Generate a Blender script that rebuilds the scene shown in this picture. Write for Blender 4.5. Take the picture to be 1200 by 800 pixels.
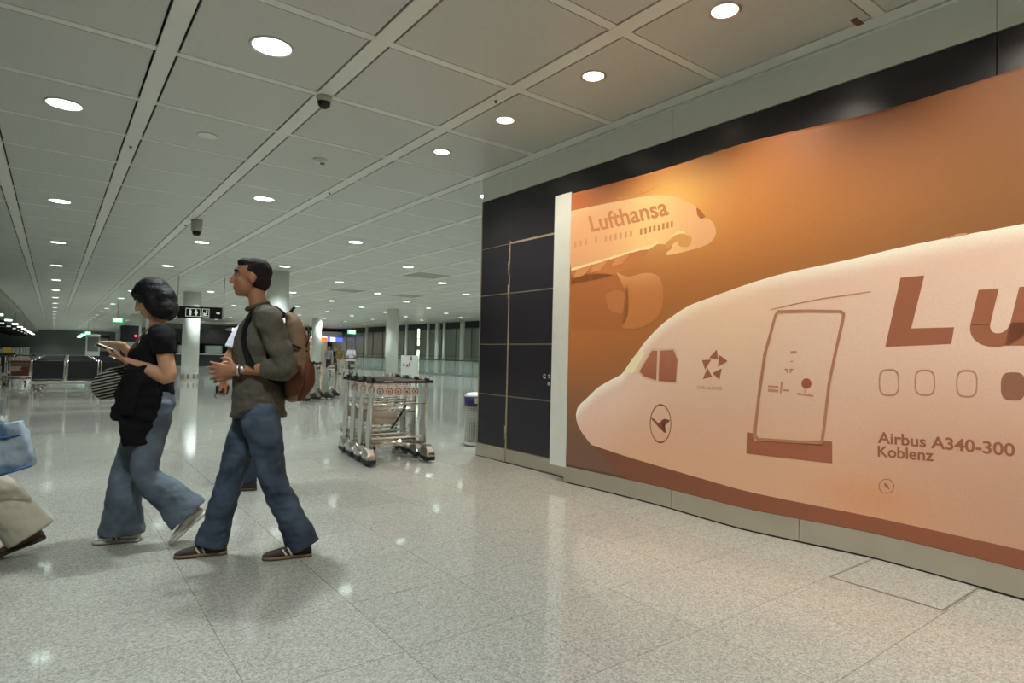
import bpy, bmesh, math, random
from mathutils import Vector, Matrix, noise
random.seed(7)
for o in list(bpy.data.objects): bpy.data.objects.remove(o)
SC = bpy.context.scene
COL = SC.collection
PI = math.pi
C = 3.527            # ceiling height
WALL = 4.36          # face of the panelled wall
MX, MY = 1.213, 1.19 # ceiling module

# ---------------------------------------------------------------- camera, world, exposure
def camera():
    yaw, pitch, roll = math.radians(37.1087), math.radians(1.3978), math.radians(1.3333)
    f = Vector((math.sin(yaw)*math.cos(pitch), math.cos(yaw)*math.cos(pitch), math.sin(pitch)))
    r = f.cross(Vector((0, 0, 1))).normalized(); u = r.cross(f)
    r2 = r*math.cos(roll)+u*math.sin(roll); u2 = u*math.cos(roll)-r*math.sin(roll)
    m = Matrix(((r2.x, u2.x, -f.x, 0), (r2.y, u2.y, -f.y, 0), (r2.z, u2.z, -f.z, 1.27), (0, 0, 0, 1)))
    cd = bpy.data.cameras.new('camera'); cd.sensor_width = 36; cd.lens = 710.34/1200*36
    cd.clip_start = .05; cd.clip_end = 400
    co = bpy.data.objects.new('camera', cd); COL.objects.link(co); co.matrix_world = m
    SC.camera = co
camera()
SC.view_settings.view_transform = 'Standard'; SC.view_settings.look = 'None'
SC.view_settings.gamma = 1; SC.view_settings.use_curve_mapping = False
SC.view_settings.exposure = 0.0
W = bpy.data.worlds.new('world'); SC.world = W; W.use_nodes = True
W.node_tree.nodes['Background'].inputs[0].default_value = (.62, .72, .62, 1)
W.node_tree.nodes['Background'].inputs[1].default_value = .12
COOL = (.90, 1.0, 1.02); WARM = (1.0, .88, .74)
E_MAIN, E_WASH = 450.0, 165.0
SC.cycles.diffuse_bounces = 6

# ---------------------------------------------------------------- materials
def lin(c):
    return tuple(((v/255)/12.92 if v/255 <= .04045 else ((v/255+.055)/1.055)**2.4) for v in c)
MATS = {}
def mat(name, rgb, rough=.6, metal=0, var=.06, scale=8, bump=0, bscale=60, emit=0, spec=.5, coat=0):
    if name in MATS: return MATS[name]
    m = bpy.data.materials.new(name); m.use_nodes = True; nt = m.node_tree; b = nt.nodes['Principled BSDF']
    L = lin(rgb)
    tc = nt.nodes.new('ShaderNodeNewGeometry')
    n = nt.nodes.new('ShaderNodeTexNoise'); n.inputs['Scale'].default_value = scale; n.inputs['Detail'].default_value = 4
    nt.links.new(tc.outputs['Position'], n.inputs['Vector'])
    cr = nt.nodes.new('ShaderNodeValToRGB')
    cr.color_ramp.elements[0].position = .3; cr.color_ramp.elements[1].position = .7
    cr.color_ramp.elements[0].color = (*[v*(1-var) for v in L], 1)
    cr.color_ramp.elements[1].color = (*[min(1, v*(1+var)) for v in L], 1)
    nt.links.new(n.outputs['Fac'], cr.inputs['Fac']); nt.links.new(cr.outputs['Color'], b.inputs['Base Color'])
    b.inputs['Roughness'].default_value = rough; b.inputs['Metallic'].default_value = metal
    b.inputs['Specular IOR Level'].default_value = spec
    if coat: b.inputs['Coat Weight'].default_value = coat
    if bump:
        n2 = nt.nodes.new('ShaderNodeTexNoise'); n2.inputs['Scale'].default_value = bscale
        nt.links.new(tc.outputs['Position'], n2.inputs['Vector'])
        bp = nt.nodes.new('ShaderNodeBump'); bp.inputs['Strength'].default_value = bump; bp.inputs['Distance'].default_value = .01
        nt.links.new(n2.outputs['Fac'], bp.inputs['Height']); nt.links.new(bp.outputs['Normal'], b.inputs['Normal'])
    if emit:
        b.inputs['Emission Color'].default_value = (*L, 1); b.inputs['Emission Strength'].default_value = emit
    MATS[name] = m
    return m
def floor_mat():
    m = bpy.data.materials.new('polished_granite'); m.use_nodes = True; nt = m.node_tree; b = nt.nodes['Principled BSDF']
    g = nt.nodes.new('ShaderNodeNewGeometry')
    v = nt.nodes.new('ShaderNodeTexVoronoi'); v.inputs['Scale'].default_value = 130
    n = nt.nodes.new('ShaderNodeTexNoise'); n.inputs['Scale'].default_value = 60; n.inputs['Detail'].default_value = 6; n.inputs['Roughness'].default_value = .7
    nt.links.new(g.outputs['Position'], v.inputs['Vector']); nt.links.new(g.outputs['Position'], n.inputs['Vector'])
    sx = nt.nodes.new('ShaderNodeSeparateColor'); nt.links.new(v.outputs['Color'], sx.inputs['Color'])
    mx = nt.nodes.new('ShaderNodeMath'); mx.operation = 'ADD'
    h = nt.nodes.new('ShaderNodeMath'); h.operation = 'MULTIPLY'; h.inputs[1].default_value = .5
    nt.links.new(sx.outputs['Red'], h.inputs[0]); nt.links.new(h.outputs[0], mx.inputs[0])
    h2 = nt.nodes.new('ShaderNodeMath'); h2.operation = 'MULTIPLY'; h2.inputs[1].default_value = .5
    nt.links.new(n.outputs['Fac'], h2.inputs[0]); nt.links.new(h2.outputs[0], mx.inputs[1])
    cr = nt.nodes.new('ShaderNodeValToRGB'); e = cr.color_ramp.elements
    e[0].position = .18; e[0].color = (*lin((132, 130, 122)), 1)
    e[1].position = .85; e[1].color = (*lin((186, 184, 174)), 1)
    k = e.new(.5); k.color = (*lin((162, 160, 151)), 1)
    nt.links.new(mx.outputs[0], cr.inputs['Fac'])
    oi = nt.nodes.new('ShaderNodeObjectInfo'); mr = nt.nodes.new('ShaderNodeMapRange')
    mr.inputs['To Min'].default_value = .965; mr.inputs['To Max'].default_value = 1.035
    nt.links.new(oi.outputs['Random'], mr.inputs['Value'])
    mm = nt.nodes.new('ShaderNodeMix'); mm.data_type = 'RGBA'; mm.blend_type = 'MULTIPLY'; mm.inputs['Factor'].default_value = 1
    nt.links.new(cr.outputs['Color'], mm.inputs['A']); nt.links.new(mr.outputs['Result'], mm.inputs['B'])
    nt.links.new(mm.outputs['Result'], b.inputs['Base Color'])
    b.inputs['Roughness'].default_value = .07; b.inputs['Specular IOR Level'].default_value = .55
    n3 = nt.nodes.new('ShaderNodeTexNoise'); n3.inputs['Scale'].default_value = 3.0
    nt.links.new(g.outputs['Position'], n3.inputs['Vector'])
    bp = nt.nodes.new('ShaderNodeBump'); bp.inputs['Strength'].default_value = .03; bp.inputs['Distance'].default_value = .02
    nt.links.new(n3.outputs['Fac'], bp.inputs['Height']); nt.links.new(bp.outputs['Normal'], b.inputs['Normal'])
    MATS['floor'] = m; return m
def print_mat():
    m = bpy.data.materials.new('printed_vinyl'); m.use_nodes = True; nt = m.node_tree; b = nt.nodes['Principled BSDF']
    a = nt.nodes.new('ShaderNodeAttribute'); a.attribute_name = 'ink'
    g = nt.nodes.new('ShaderNodeNewGeometry'); n = nt.nodes.new('ShaderNodeTexNoise'); n.inputs['Scale'].default_value = 90; n.inputs['Detail'].default_value = 5
    nt.links.new(g.outputs['Position'], n.inputs['Vector'])
    mr = nt.nodes.new('ShaderNodeMapRange'); mr.inputs['To Min'].default_value = .9; mr.inputs['To Max'].default_value = 1.1
    nt.links.new(n.outputs['Fac'], mr.inputs['Value'])
    mm = nt.nodes.new('ShaderNodeMix'); mm.data_type = 'RGBA'; mm.blend_type = 'MULTIPLY'; mm.inputs['Factor'].default_value = 1
    nt.links.new(a.outputs['Color'], mm.inputs['A']); nt.links.new(mr.outputs['Result'], mm.inputs['B'])
    nt.links.new(mm.outputs['Result'], b.inputs['Base Color'])
    b.inputs['Roughness'].default_value = .5; b.inputs['Specular IOR Level'].default_value = .3
    MATS['print'] = m; return m
def glass_mat():
    m = bpy.data.materials.new('clear_glass'); m.use_nodes = True; b = m.node_tree.nodes['Principled BSDF']
    b.inputs['Base Color'].default_value = (.75, .9, .82, 1); b.inputs['Roughness'].default_value = .02
    b.inputs['Alpha'].default_value = .2; MATS['glass'] = m; return m
floor_mat(); print_mat(); glass_mat()
M = MATS
mat('grout', (132, 128, 118), .8)
mat('ceil_panel', (196, 199, 190), .42, var=.03, scale=30, bump=.05, bscale=300)
mat('ceil_strip', (222, 225, 215), .42, var=.02)
mat('ceil_dark', (60, 62, 58), .9)
mat('ceil_vent', (172, 174, 163), .6)
mat('plaster', (226, 230, 220), .55, var=.02)
mat('navy', (44, 43, 50), .30, var=.10, scale=400, spec=.45)
mat('joint', (158, 148, 124), .5)
mat('steel', (222, 218, 206), .34, 1, var=.05, scale=3)
mat('chrome', (214, 208, 200), .14, 1, var=.03)
mat('black_rubber', (28, 28, 28), .55)
mat('black_plastic', (22, 22, 24), .4)
mat('white_paint', (208, 212, 204), .45, var=.02)
mat('column_white', (228, 232, 224), .35, var=.02)
mat('plate_grey', (186, 188, 178), .4, .2)
mat('cream_plate', (222, 208, 192), .5)
mat('red_ink', (165, 50, 45), .6); mat('dark_ink', (70, 55, 50), .6)
mat('yellow', (225, 180, 40), .5)
mat('blue_band', (55, 50, 105), .5)
mat('seat_black', (17, 18, 18), .5, var=.2, scale=20)
mat('dark_wall', (38, 42, 42), .6)
mat('mid_grey', (120, 126, 120), .6)
mat('sign_black', (20, 22, 20), .5)
mat('sign_white', (230, 240, 228), .6, emit=.6)
mat('lamp_cool', (235, 255, 244), .5, emit=5)
mat('lamp_warm', (255, 238, 215), .5, emit=9)
mat('exit_green', (60, 215, 130), .5, emit=1.6)
mat('exit_white', (225, 255, 235), .5, emit=3)
mat('neon', (235, 245, 205), .5, emit=3.2)
mat('sign_orange', (240, 110, 45), .5, emit=1.6); mat('sign_blue', (70, 90, 235), .5, emit=2.2); mat('sign_cream', (250, 225, 190), .5, emit=2)
mat('red_lamp', (255, 50, 110), .5, emit=3)
mat('night_glass', (138, 150, 142), .35, var=.2, scale=.6)

# ---------------------------------------------------------------- mesh helpers
class MB:
    def __init__(s): s.v = []; s.f = []
    def add(s, v, f):
        k = len(s.v); s.v += [tuple(p) for p in v]; s.f += [tuple(i+k for i in q) for q in f]; return s
    def box(s, x0, x1, y0, y1, z0, z1, m=None):
        v = [(x0, y0, z0), (x1, y0, z0), (x1, y1, z0), (x0, y1, z0), (x0, y0, z1), (x1, y0, z1), (x1, y1, z1), (x0, y1, z1)]
        if m: v = [m @ Vector(p) for p in v]
        return s.add(v, [(3, 2, 1, 0), (4, 5, 6, 7), (0, 1, 5, 4), (1, 2, 6, 5), (2, 3, 7, 6), (3, 0, 4, 7)])
    def tube(s, pts, r, n=8, closed=False):
        pts = [Vector(p) for p in pts]; rs = r if isinstance(r, (list, tuple)) else [r]*len(pts)
        N = len(pts); rings = []; prev = None
        for i, p in enumerate(pts):
            if closed: t = pts[(i+1) % N]-pts[i-1]
            else: t = pts[min(i+1, N-1)]-pts[max(i-1, 0)]
            t.normalize()
            a = prev if prev is not None else (Vector((0, 0, 1)) if abs(t.z) < .9 else Vector((1, 0, 0)))
            b = t.cross(a).normalized(); a = b.cross(t).normalized(); prev = a
            rings.append([p+a*rs[i]*math.cos(2*PI*k/n)+b*rs[i]*math.sin(2*PI*k/n) for k in range(n)])
        v = [q for g in rings for q in g]; f = []
        for i in range(N if closed else N-1):
            j = (i+1) % N
            for k in range(n): f.append((i*n+k, i*n+(k+1) % n, j*n+(k+1) % n, j*n+k))
        if not closed: f += [tuple(range(n-1, -1, -1)), tuple(range((N-1)*n, N*n))]
        return s.add(v, f)
    def lathe(s, prof, c=(0, 0, 0), n=24, axis='z', caps=True):
        v = []; f = []; P = len(prof)
        for k in range(n):
            a = 2*PI*k/n
            for r, h in prof:
                p = (r*math.cos(a), r*math.sin(a), h) if axis == 'z' else ((h, r*math.cos(a), r*math.sin(a)) if axis == 'x' else (r*math.sin(a), h, r*math.cos(a)))
                v.append((p[0]+c[0], p[1]+c[1], p[2]+c[2]))
        for k in range(n):
            for i in range(P-1): f.append((k*P+i, ((k+1) % n)*P+i, ((k+1) % n)*P+i+1, k*P+i+1))
        if caps and prof[0][0] > 1e-5: f.append(tuple(k*P for k in range(n-1, -1, -1)))
        if caps and prof[-1][0] > 1e-5: f.append(tuple(k*P+P-1 for k in range(n)))
        return s.add(v, f)
    def prism(s, poly, fn, d):   # poly 2D, fn(a,b,depth)->xyz
        n = len(poly)
        v = [fn(a, b, 0) for a, b in poly]+[fn(a, b, d) for a, b in poly]
        return s.add(v, [tuple(range(n-1, -1, -1)), tuple(range(n, 2*n))]+[(i, (i+1) % n, n+(i+1) % n, n+i) for i in range(n)])
    def mesh(s, name, smooth=False):
        me = bpy.data.meshes.new(name); me.from_pydata(s.v, [], s.f)
        bm = bmesh.new(); bm.from_mesh(me)
        bmesh.ops.remove_doubles(bm, verts=bm.verts, dist=1e-5)
        bmesh.ops.recalc_face_normals(bm, faces=bm.faces); bm.to_mesh(me); bm.free()
        if smooth: me.shade_smooth()
        me.update(); return me
    def build(s, name, m, parent=None, smooth=False, bevel=0, kind=None):
        return link(name, s.mesh(name, smooth), m, parent, bevel, kind)
def link(name, me, m, parent=None, bevel=0, kind=None):
    o = bpy.data.objects.new(name, me); COL.objects.link(o)
    if m is not None and not me.materials: me.materials.append(M[m] if isinstance(m, str) else m)
    if parent: o.parent = parent
    if bevel:
        b = o.modifiers.new('bevel', 'BEVEL'); b.width = bevel; b.segments = 2; b.limit_method = 'ANGLE'
    if kind: o['kind'] = kind
    return o
def empty(name, loc=(0, 0, 0), rz=0):
    o = bpy.data.objects.new(name, None); COL.objects.link(o); o.location = loc; o.rotation_euler = (0, 0, rz); o.empty_display_size = .1
    return o
def tag(o, label, cat, group=None):
    o['label'] = label; o['category'] = cat
    if group: o['group'] = group
    return o
def copy_tree(o, parent=None):
    c = o.copy(); COL.objects.link(c)
    if parent is not None: c.parent = parent
    for ch in [k for k in bpy.data.objects if k.parent == o]:
        copy_tree(ch, c)
    return c
ORD = ['first', 'second', 'third', 'fourth', 'fifth', 'sixth', 'seventh', 'eighth', 'ninth', 'tenth', 'eleventh', 'twelfth', 'thirteenth', 'fourteenth']

# ---------------------------------------------------------------- setting: floor
XL, XR, YB, YF = -12.0, 22.6, -6.0, 62.0
CON = 110.0   # far end of the concourse
fl = MB(); fl.box(XL, XR, YB, CON, -.2, -.004); floor = fl.build('floor', 'grout', kind='structure')
TX, TY = .622, .598
def tile_mesh():
    b = MB(); w, h = TX-.0024, TY-.0024; b.box(-w/2, w/2, -h/2, h/2, -.02, 0); return b.mesh('floor_tile')
tm = tile_mesh(); tm.materials.append(M['floor'])
cells = []
for i in range(-8, 16):
    for j in range(-3, 26):
        x = .0+TX*(i+.5); y = 1.155+TY*(j+.5)
        if x > 4.6 and y < 6.5: continue
        fw = .603*x+.797*y; rt = .797*x-.603*y
        if fw > .8 and abs(rt) < .95*fw+.5: cells.append((math.hypot(x, y), x, y, i, j))
cells.sort(); near = cells[:300]; used = {(c[3], c[4]) for c in near}
for d, x, y, i, j in near:
    o = link('floor_tile', tm, None, floor); o.location = (x, y, 0)
rest = MB(); w, h = TX-.0024, TY-.0024
for i in range(-10, 26):
    for j in range(-8, 40):
        if (i, j) in used: continue
        x = TX*(i+.5); y = 1.155+TY*(j+.5); rest.box(x-w/2, x+w/2, y-h/2, y+h/2, -.02, 0)
x0, x1, y0, y1 = TX*-10, TX*26, 1.155-8*TY, 1.155+40*TY
rest.box(XL, x0-.003, YB, CON, -.02, 0); rest.box(x1, XR, YB, CON, -.02, 0)
rest.box(x0, x1-.003, YB, y0-.003, -.02, 0); rest.box(x0, x1-.003, y1, CON, -.02, 0)
rest.build('floor_tile_field', 'floor', floor, kind='stuff')
# inspection hatch set into the floor by the plinth
ht = empty('floor_hatch', (0, 0, 0)); tag(ht, 'square stone floor hatch with dark joint beside the steel plinth', 'hatch')
hb = MB(); hb.box(3.745, 4.33, 1.175, 1.735, -.01, .0022); hb.build('hatch_lid', 'floor', ht)
hf = MB()
for a in ((3.734, 3.742, 1.164, 1.746), (4.333, 4.338, 1.164, 1.746), (3.734, 4.338, 1.164, 1.172), (3.734, 4.338, 1.738, 1.746)): hf.box(*a, -.01, .0012)
mat('hatch_joint', (96, 88, 76), .7); hf.build('hatch_frame', 'hatch_joint', ht)
hm = MB(); hm.lathe([(.03, .0), (.03, .0032), (.0, .0034)], (4.02, 1.47, 0), 16); hm.build('lifting_point', 'joint', ht)

# ---------------------------------------------------------------- setting: ceiling
cb = MB(); cb.box(XL, XR, YB, CON, C+.22, C+.4); ceiling = cb.build('ceiling', 'ceil_dark', kind='structure')
cb = MB(); cb.box(XL, XR, YB, CON, C+.035, C+.05)
X0, Y0 = .615, 4.06
SW, CW, GAP = .13, .075, .009
def panel_mesh(hole=0, ox=0):
    w, h = MX-SW-4*GAP, MY-CW-2*GAP
    b = MB()
    if not hole: b.box(-w/2, w/2, -h/2, h/2, 0, .025)
    else:
        n = 32; out = []; inn = []
        for k in range(n):
            a = 2*PI*(k+.5)/n; c, s_ = math.cos(a), math.sin(a); q = min((w/2-ox*math.copysign(1, c))/abs(c) if abs(c) > 1e-6 else 9, h/2/abs(s_) if abs(s_) > 1e-6 else 9)
            out.append((ox+c*q, s_*q)); inn.append((ox+c*hole, s_*hole))
        # snap nearest ring points to the four corners
        for cx, cy in ((w/2, h/2), (-w/2, h/2), (-w/2, -h/2), (w/2, -h/2)):
            k = min(range(n), key=lambda i: (out[i][0]-cx)**2+(out[i][1]-cy)**2); out[k] = (cx, cy)
        v = [(x, y, 0) for x, y in out]+[(x, y, 0) for x, y in inn]+[(x, y, .025) for x, y in out]+[(x, y, .025) for x, y in inn]
        f = []
        for k in range(n):
            j = (k+1) % n
            f += [(k, j, n+j, n+k), (2*n+k, 2*n+j, 3*n+j, 3*n+k), (k, j, 2*n+j, 2*n+k), (n+k, n+j, 3*n+j, 3*n+k)]
        b.add(v, f)
    me = b.mesh('ceiling_panel'); me.materials.append(M['ceil_panel']); return me
PM = {0: panel_mesh(0), 1: panel_mesh(.14), 2: panel_mesh(.085, -.27)}
def cell_center(i, j): return X0+MX*(i+.5), Y0+MY*(j+.5)
# downlights: (cell, kind)
LIGHTS = []
main = {}
for c in range(-1, 9):
    for k in range(-2, 11):
        i = -1+2*c; j = 2+(2 if c % 2 else 0)+4*k
        if c == -1: continue
        main[(i, j)] = 1
for c in range(0, 3):
    for k in range(11, 23): main[(-1+2*c, 2+(2 if c % 2 else 0)+4*k)] = 1
if (1, 0) in main: del main[(1, 0)]
main[(0, 0)] = 1
wash = {}
for j in range(-5, 2): wash[(2, j)] = 2
VENTS = {}
for (vx, vy) in [(8.8, 20.97), (8.85, 26.2), (11.5, 21.3), (11.6, 26.6), (11.6, 31.9), (8.8, 15.95)]:
    VENTS[(int(math.floor((vx-X0)/MX)), int(math.floor((vy-Y0)/MY)))] = 1
i0, i1 = -2, 17; j0, j1 = -8, 48
allc = []
for i in range(i0, i1+1):
    for j in range(j0, j1+1):
        x, y = cell_center(i, j)
        if x > WALL+.3 and y < 6.2: continue
        fw = .603*x+.797*y; rt = .797*x-.603*y
        inview = fw > .5 and abs(rt) < 1.0*fw+1
        allc.append((0 if inview else 1, math.hypot(x, y), x, y, i, j))
allc.sort()
restp = MB(); w, h = MX-SW-4*GAP, MY-CW-2*GAP
for n_, (iv, d, x, y, i, j) in enumerate(allc):
    kd = main.get((i, j)) or wash.get((i, j)) or 0
    if n_ < 300:
        if (i, j) in VENTS:
            b = MB()
            for q in range(14): yy = -h/2+h*q/14; b.box(-w/2, w/2, yy, yy+h/14-.03, 0, .02)
            b.box(-w/2, w/2, -h/2, h/2, .021, .025)
            o = b.build('vent_grille', 'ceil_vent', ceiling)
        else: o = link('ceiling_panel', PM[kd], None, ceiling)
        o.location = (x, y, C)
    else:
        restp.box(x-w/2, x+w/2, y-h/2, y+h/2, C, C+.025)
ye = Y0+MY*(j1+1)
restp.box(X0+MX*i0, XR-.6, ye+.02, CON, C, C+.025)
restp.build('ceiling_panel_field', 'ceil_panel', ceiling, kind='stuff')
for i in range(i0, i1+2):
    x = X0+MX*i; b = MB(); ys = YB if x < WALL else 6.3
    b.box(x-SW/2, x+SW/2, ys, ye, C-.002, C+.02); b.build('ceiling_strip', 'ceil_strip', ceiling)
cr = MB()
for j in range(j0, j1+2):
    y = Y0+MY*j; b = MB(); x1 = WALL if y < 6.2 else X0+MX*(i1+1)
    b.box(X0+MX*i0, x1, y-CW/2, y+CW/2, C-.0005, C+.018); b.build('cross_strip', 'ceil_strip', ceiling)
# small fittings on the strips and panels
def dome(x, y, r, label, name='camera_dome'):
    t = empty(name, (x, y, C)); tag(t, label, 'camera')
    MB().lathe([(r*1.15, .0), (r*1.15, -.02), (r, -.03), (r, -.05)], n=20).build('housing', 'plate_grey', t, True)
    MB().lathe([(r*.92, -.05), (r*.85, -.05-r*.5), (r*.5, -.05-r*.85), (0, -.05-r)], n=20).build('dome_cover', 'black_plastic', t, True)
dome(1.84, 5.27, .06, 'small ceiling camera dome where strips cross nearest the large round light')
t = empty('security_camera', (1.93, 11.75, C)); tag(t, 'grey drum security camera hanging below ceiling above the woman', 'camera')
MB().lathe([(.09, 0), (.09, -.2), (.075, -.21)], n=20).build('housing', 'plate_grey', t, True)
MB().lathe([(.07, -.21), (.06, -.26), (.03, -.285), (0, -.29)], n=20).build('dome_cover', 'black_plastic', t, True)
t = empty('ceiling_speaker', (1.225, 7.04, C)); tag(t, 'round dark loudspeaker grille set in ceiling panel left of centre', 'speaker')
MB().lathe([(.1, 0), (.1, -.008), (.085, -.01)], n=24).build('rim', 'ceil_strip', t, True)
MB().lathe([(.085, -.009), (0, -.0095)], n=24).build('grille', 'dark_ink', t, True)
t = empty('smoke_detector', (2.43, 7.04, C)); tag(t, 'pale disc smoke detector with dark centre on ceiling panel', 'detector')
MB().lathe([(.09, 0), (.09, -.012), (.05, -.02), (.05, -.035), (0, -.037)], n=24).build('body', 'ceil_strip', t, True)
MB().lathe([(.03, -.036), (.025, -.05), (0, -.052)], c=(.03, 0, 0), n=12).build('sensor', 'mid_grey', t, True)
for (x, y, lab) in ((.62, 8.0, 'tiny sensor knob on left ceiling strip'), (3.05, 4.35, 'tiny sensor knob on ceiling strip near wall spotlights'), (1.85, 12.4, 'tiny sensor knob on strip beside the drum camera'), (3.05, 8.4, 'tiny sensor knob on third strip from wall')):
    o = MB().lathe([(.014, 0), (.014, -.012), (.008, -.022), (0, -.024)], (x, y, C-.002), 12).build('ceiling_sensor', 'mid_grey', None, True); tag(o, lab, 'sensor')
mat('leather_label', (120, 72, 50), .6); o = MB().box(4.10, 4.20, 1.78, 1.82, C-.008, C-.001).build('ceiling_label', 'leather_label'); tag(o, 'small brown marker plate on ceiling near the wall top right', 'marker')

# ---------------------------------------------------------------- downlights
def downlight(x, y, kd, first={}):
    big = kd == 1; r = .14 if big else .085
    t = empty('downlight', (x, y, C))
    if kd not in first:
        a = MB().lathe([(r, .003), (r+.018, .003), (r+.018, -.006), (r+.006, -.009), (r-.004, -.004), (r-.004, .003)], n=32, caps=False).mesh('trim_ring', True)
        a.materials.append(M['white_paint'] if big else M['steel'])
        d = .05 if big else .085
        b_ = MB().lathe([(r-.003, 0), (r*.92, d*.5), (r*.7, d)], n=32, caps=False).mesh('reflector', True); b_.materials.append(M['chrome'])
        c_ = MB().lathe([(r*.97, -.003), (0, -.0035)], n=32, caps=False).mesh('lamp'); c_.materials.append(M['lamp_cool' if big else 'lamp_warm'])
        first[kd] = (a, b_, c_)
    a, b_, c_ = first[kd]
    link('trim_ring', a, None, t); link('reflector', b_, None, t); link('lamp', c_, None, t)
    ld = bpy.data.lights.new('bulb', 'SPOT'); ld.energy = E_MAIN if big else E_WASH
    ld.color = COOL if big else WARM; ld.spot_size = math.radians(122 if big else 104); ld.spot_blend = .8 if big else 1.0
    ld.shadow_soft_size = .12 if big else .06
    lo = bpy.data.objects.new('bulb', ld); COL.objects.link(lo); lo.parent = t; lo.location = (0, 0, -.012)
    if not big: lo.rotation_euler = (0, math.radians(-20), 0)   # wall washers lean to the wall
    return t
for (i, j) in main:
    x, y = cell_center(i, j)
    if x > WALL and y < 6.5: continue
    if (y > 60.5 and x > 6) or y > CON-1 or y < YB+.5: continue
    fw = .603*x+.797*y
    t = downlight(x, y, 1)
    if (i, j) == (0, 0): tag(t, 'largest round ceiling downlight, nearest in upper left', 'downlight', 'round ceiling downlights')
    elif (i, j) == (-1, 2): tag(t, 'round ceiling downlight near the left edge at top', 'downlight', 'round ceiling downlights')
    else:
        jj = sorted(q[1] for q in main if q[0] == i); rank = jj.index(j)
        nth = ORD[rank] if rank < len(ORD) else ['fifteenth', 'sixteenth', 'seventeenth', 'eighteenth', 'nineteenth', 'twentieth', 'twenty-first', 'twenty-second', 'twenty-third', 'twenty-fourth', 'twenty-fifth', 'twenty-sixth', 'twenty-seventh'][rank-14]
        tag(t, 'round cool downlight, %s from the front in light row %s from the left' % (nth, ORD[(i+1)//2]), 'downlight', 'round ceiling downlights')
for n_, (i, j) in enumerate(sorted(wash, key=lambda q: -q[1])):
    x, y = cell_center(i, j)
    t = downlight(x-.27, y, 2)
    nm = {1: 'farthest small warm wall spotlight, by the end of the navy wall', 0: 'second farthest small warm spotlight along the banner wall', -1: 'third small warm spotlight along the banner, above the printed nose', -2: 'small warm ceiling spotlight nearest the top right corner'}.get(j, 'small warm spotlight above the banner text, %s beyond the frame edge' % ORD[max(0, -3-j)])
    tag(t, nm, 'spotlight', 'warm spotlights along the wall')

# ---------------------------------------------------------------- setting: outer shell
MB().box(XL-.2, XL, YB, CON, 0, C+.4).build('wall_left', 'plaster', kind='structure')
MB().box(XL, XR, YB-.2, YB, 0, C+.4).build('wall_back', 'plaster', kind='structure')
MB().box(XL, 7.5, CON, CON+.2, 0, C+.4).build('wall_far', 'mid_grey', kind='structure')
MB().box(7.5, XR+.4, YF, YF+.3, 0, C+.4).build('wall_end', 'mid_grey', kind='structure')
# ---------------------------------------------------------------- right wall with navy panels, door, plinth
YE = 6.45
MB().box(WALL+.02, XR, YB, YE-.004, 0, C+.2).build('wall_right', 'dark_wall', kind='structure')
wall_right = bpy.data.objects['wall_right']
MB().box(WALL+.003, WALL+.02, 4.7, YE-.002, .02, 2.66).build('joint_backing', 'joint', wall_right)
ROWS = [.16, .79, 1.415, 2.03, 2.63]
def wall_panel(ya, yb, za, zb, g=.005):
    b = MB(); b.box(WALL, WALL+.016, ya+g, yb-g, za+g, zb-g); return b.build('wall_panel', 'navy', wall_right, bevel=.0015)
for k in range(4): wall_panel(5.85, YE, ROWS[k], ROWS[k+1])
wall_panel(5.80, YE, 2.63, 3.24, .002); wall_panel(3.45, 5.80, 2.63, 3.24, .002)
for (a, b_) in ((1.11, 3.45), (-1.25, 1.11), (-3.6, -1.25), (-6, -3.6)): wall_panel(a, b_, 2.4, 3.24, .002)
for (a, b_) in ((3.45, 4.86), (1.11, 3.45), (-1.25, 1.11), (-3.6, -1.25), (-6, -3.6)): wall_panel(a, b_, .16, 2.4 if b_ < 4 else 2.63, .002)
for (a, b_) in ((5.80, YE), (3.45, 5.80), (1.11, 3.45), (-1.25, 1.11), (-3.6, -1.25), (-6, -3.6)):
    b = MB(); b.box(WALL-.004, WALL+.016, a+.002, b_-.002, 3.245, C+.03); b.build('soffit_panel', 'plaster', wall_right)
b = MB(); b.box(WALL-.03, WALL, YB, YE, C-.012, C+.02); b.build('ceiling_edge_trim', 'ceil_strip', wall_right)
b = MB(); b.box(WALL-.004, WALL+.03, YE-.004, YE+.012, 0, 3.24); b.build('end_trim', 'joint', wall_right)
o = MB().box(WALL-.006, WALL, 6.25, 6.31, .49, .54).build('socket', 'black_plastic', wall_right, bevel=.004)
# door flush in the wall
door = empty('door_1'); door['kind'] = 'structure'
DY0, DY1 = 4.86, 5.835
for k in range(4):
    b = MB(); b.box(WALL-.004, WALL+.016, DY0+.006, DY1-.012, ROWS[k]+.008, ROWS[k+1]-.008); b.build('door_panel', 'navy', door, bevel=.0015)
b = MB(); b.box(WALL-.006, WALL+.01, DY0, DY1-.004, .012, .155); b.build('kick_plate', 'steel', door)
b = MB(); b.box(WALL-.008, WALL+.012, DY1-.008, DY1+.012, .01, 2.66); b.build('frame_post', 'joint', door)
b = MB(); b.box(WALL-.008, WALL+.012, 4.6, DY1+.012, 2.618, 2.642); b.build('frame_head', 'joint', door)
for z in (.36, 2.05, 2.33):
    h = MB(); h.lathe([(.011, -.07), (.011, .07)], (WALL-.014, DY1+.002, z), 12); h.lathe([(.013, -.076), (.013, -.07)], (WALL-.014, DY1+.002, z), 12); h.lathe([(.013, .07), (.013, .076)], (WALL-.014, DY1+.002, z), 12)
    h.build('hinge', 'joint', door, True)
k = MB(); k.lathe([(.024, 0), (.024, -.006), (.011, -.008), (.011, -.04), (.026, -.045), (.03, -.06), (.02, -.075), (0, -.078)], (WALL-.004, 5.07, 1.06), 20, 'x')
k.build('door_knob', 'chrome', door, True)
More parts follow.
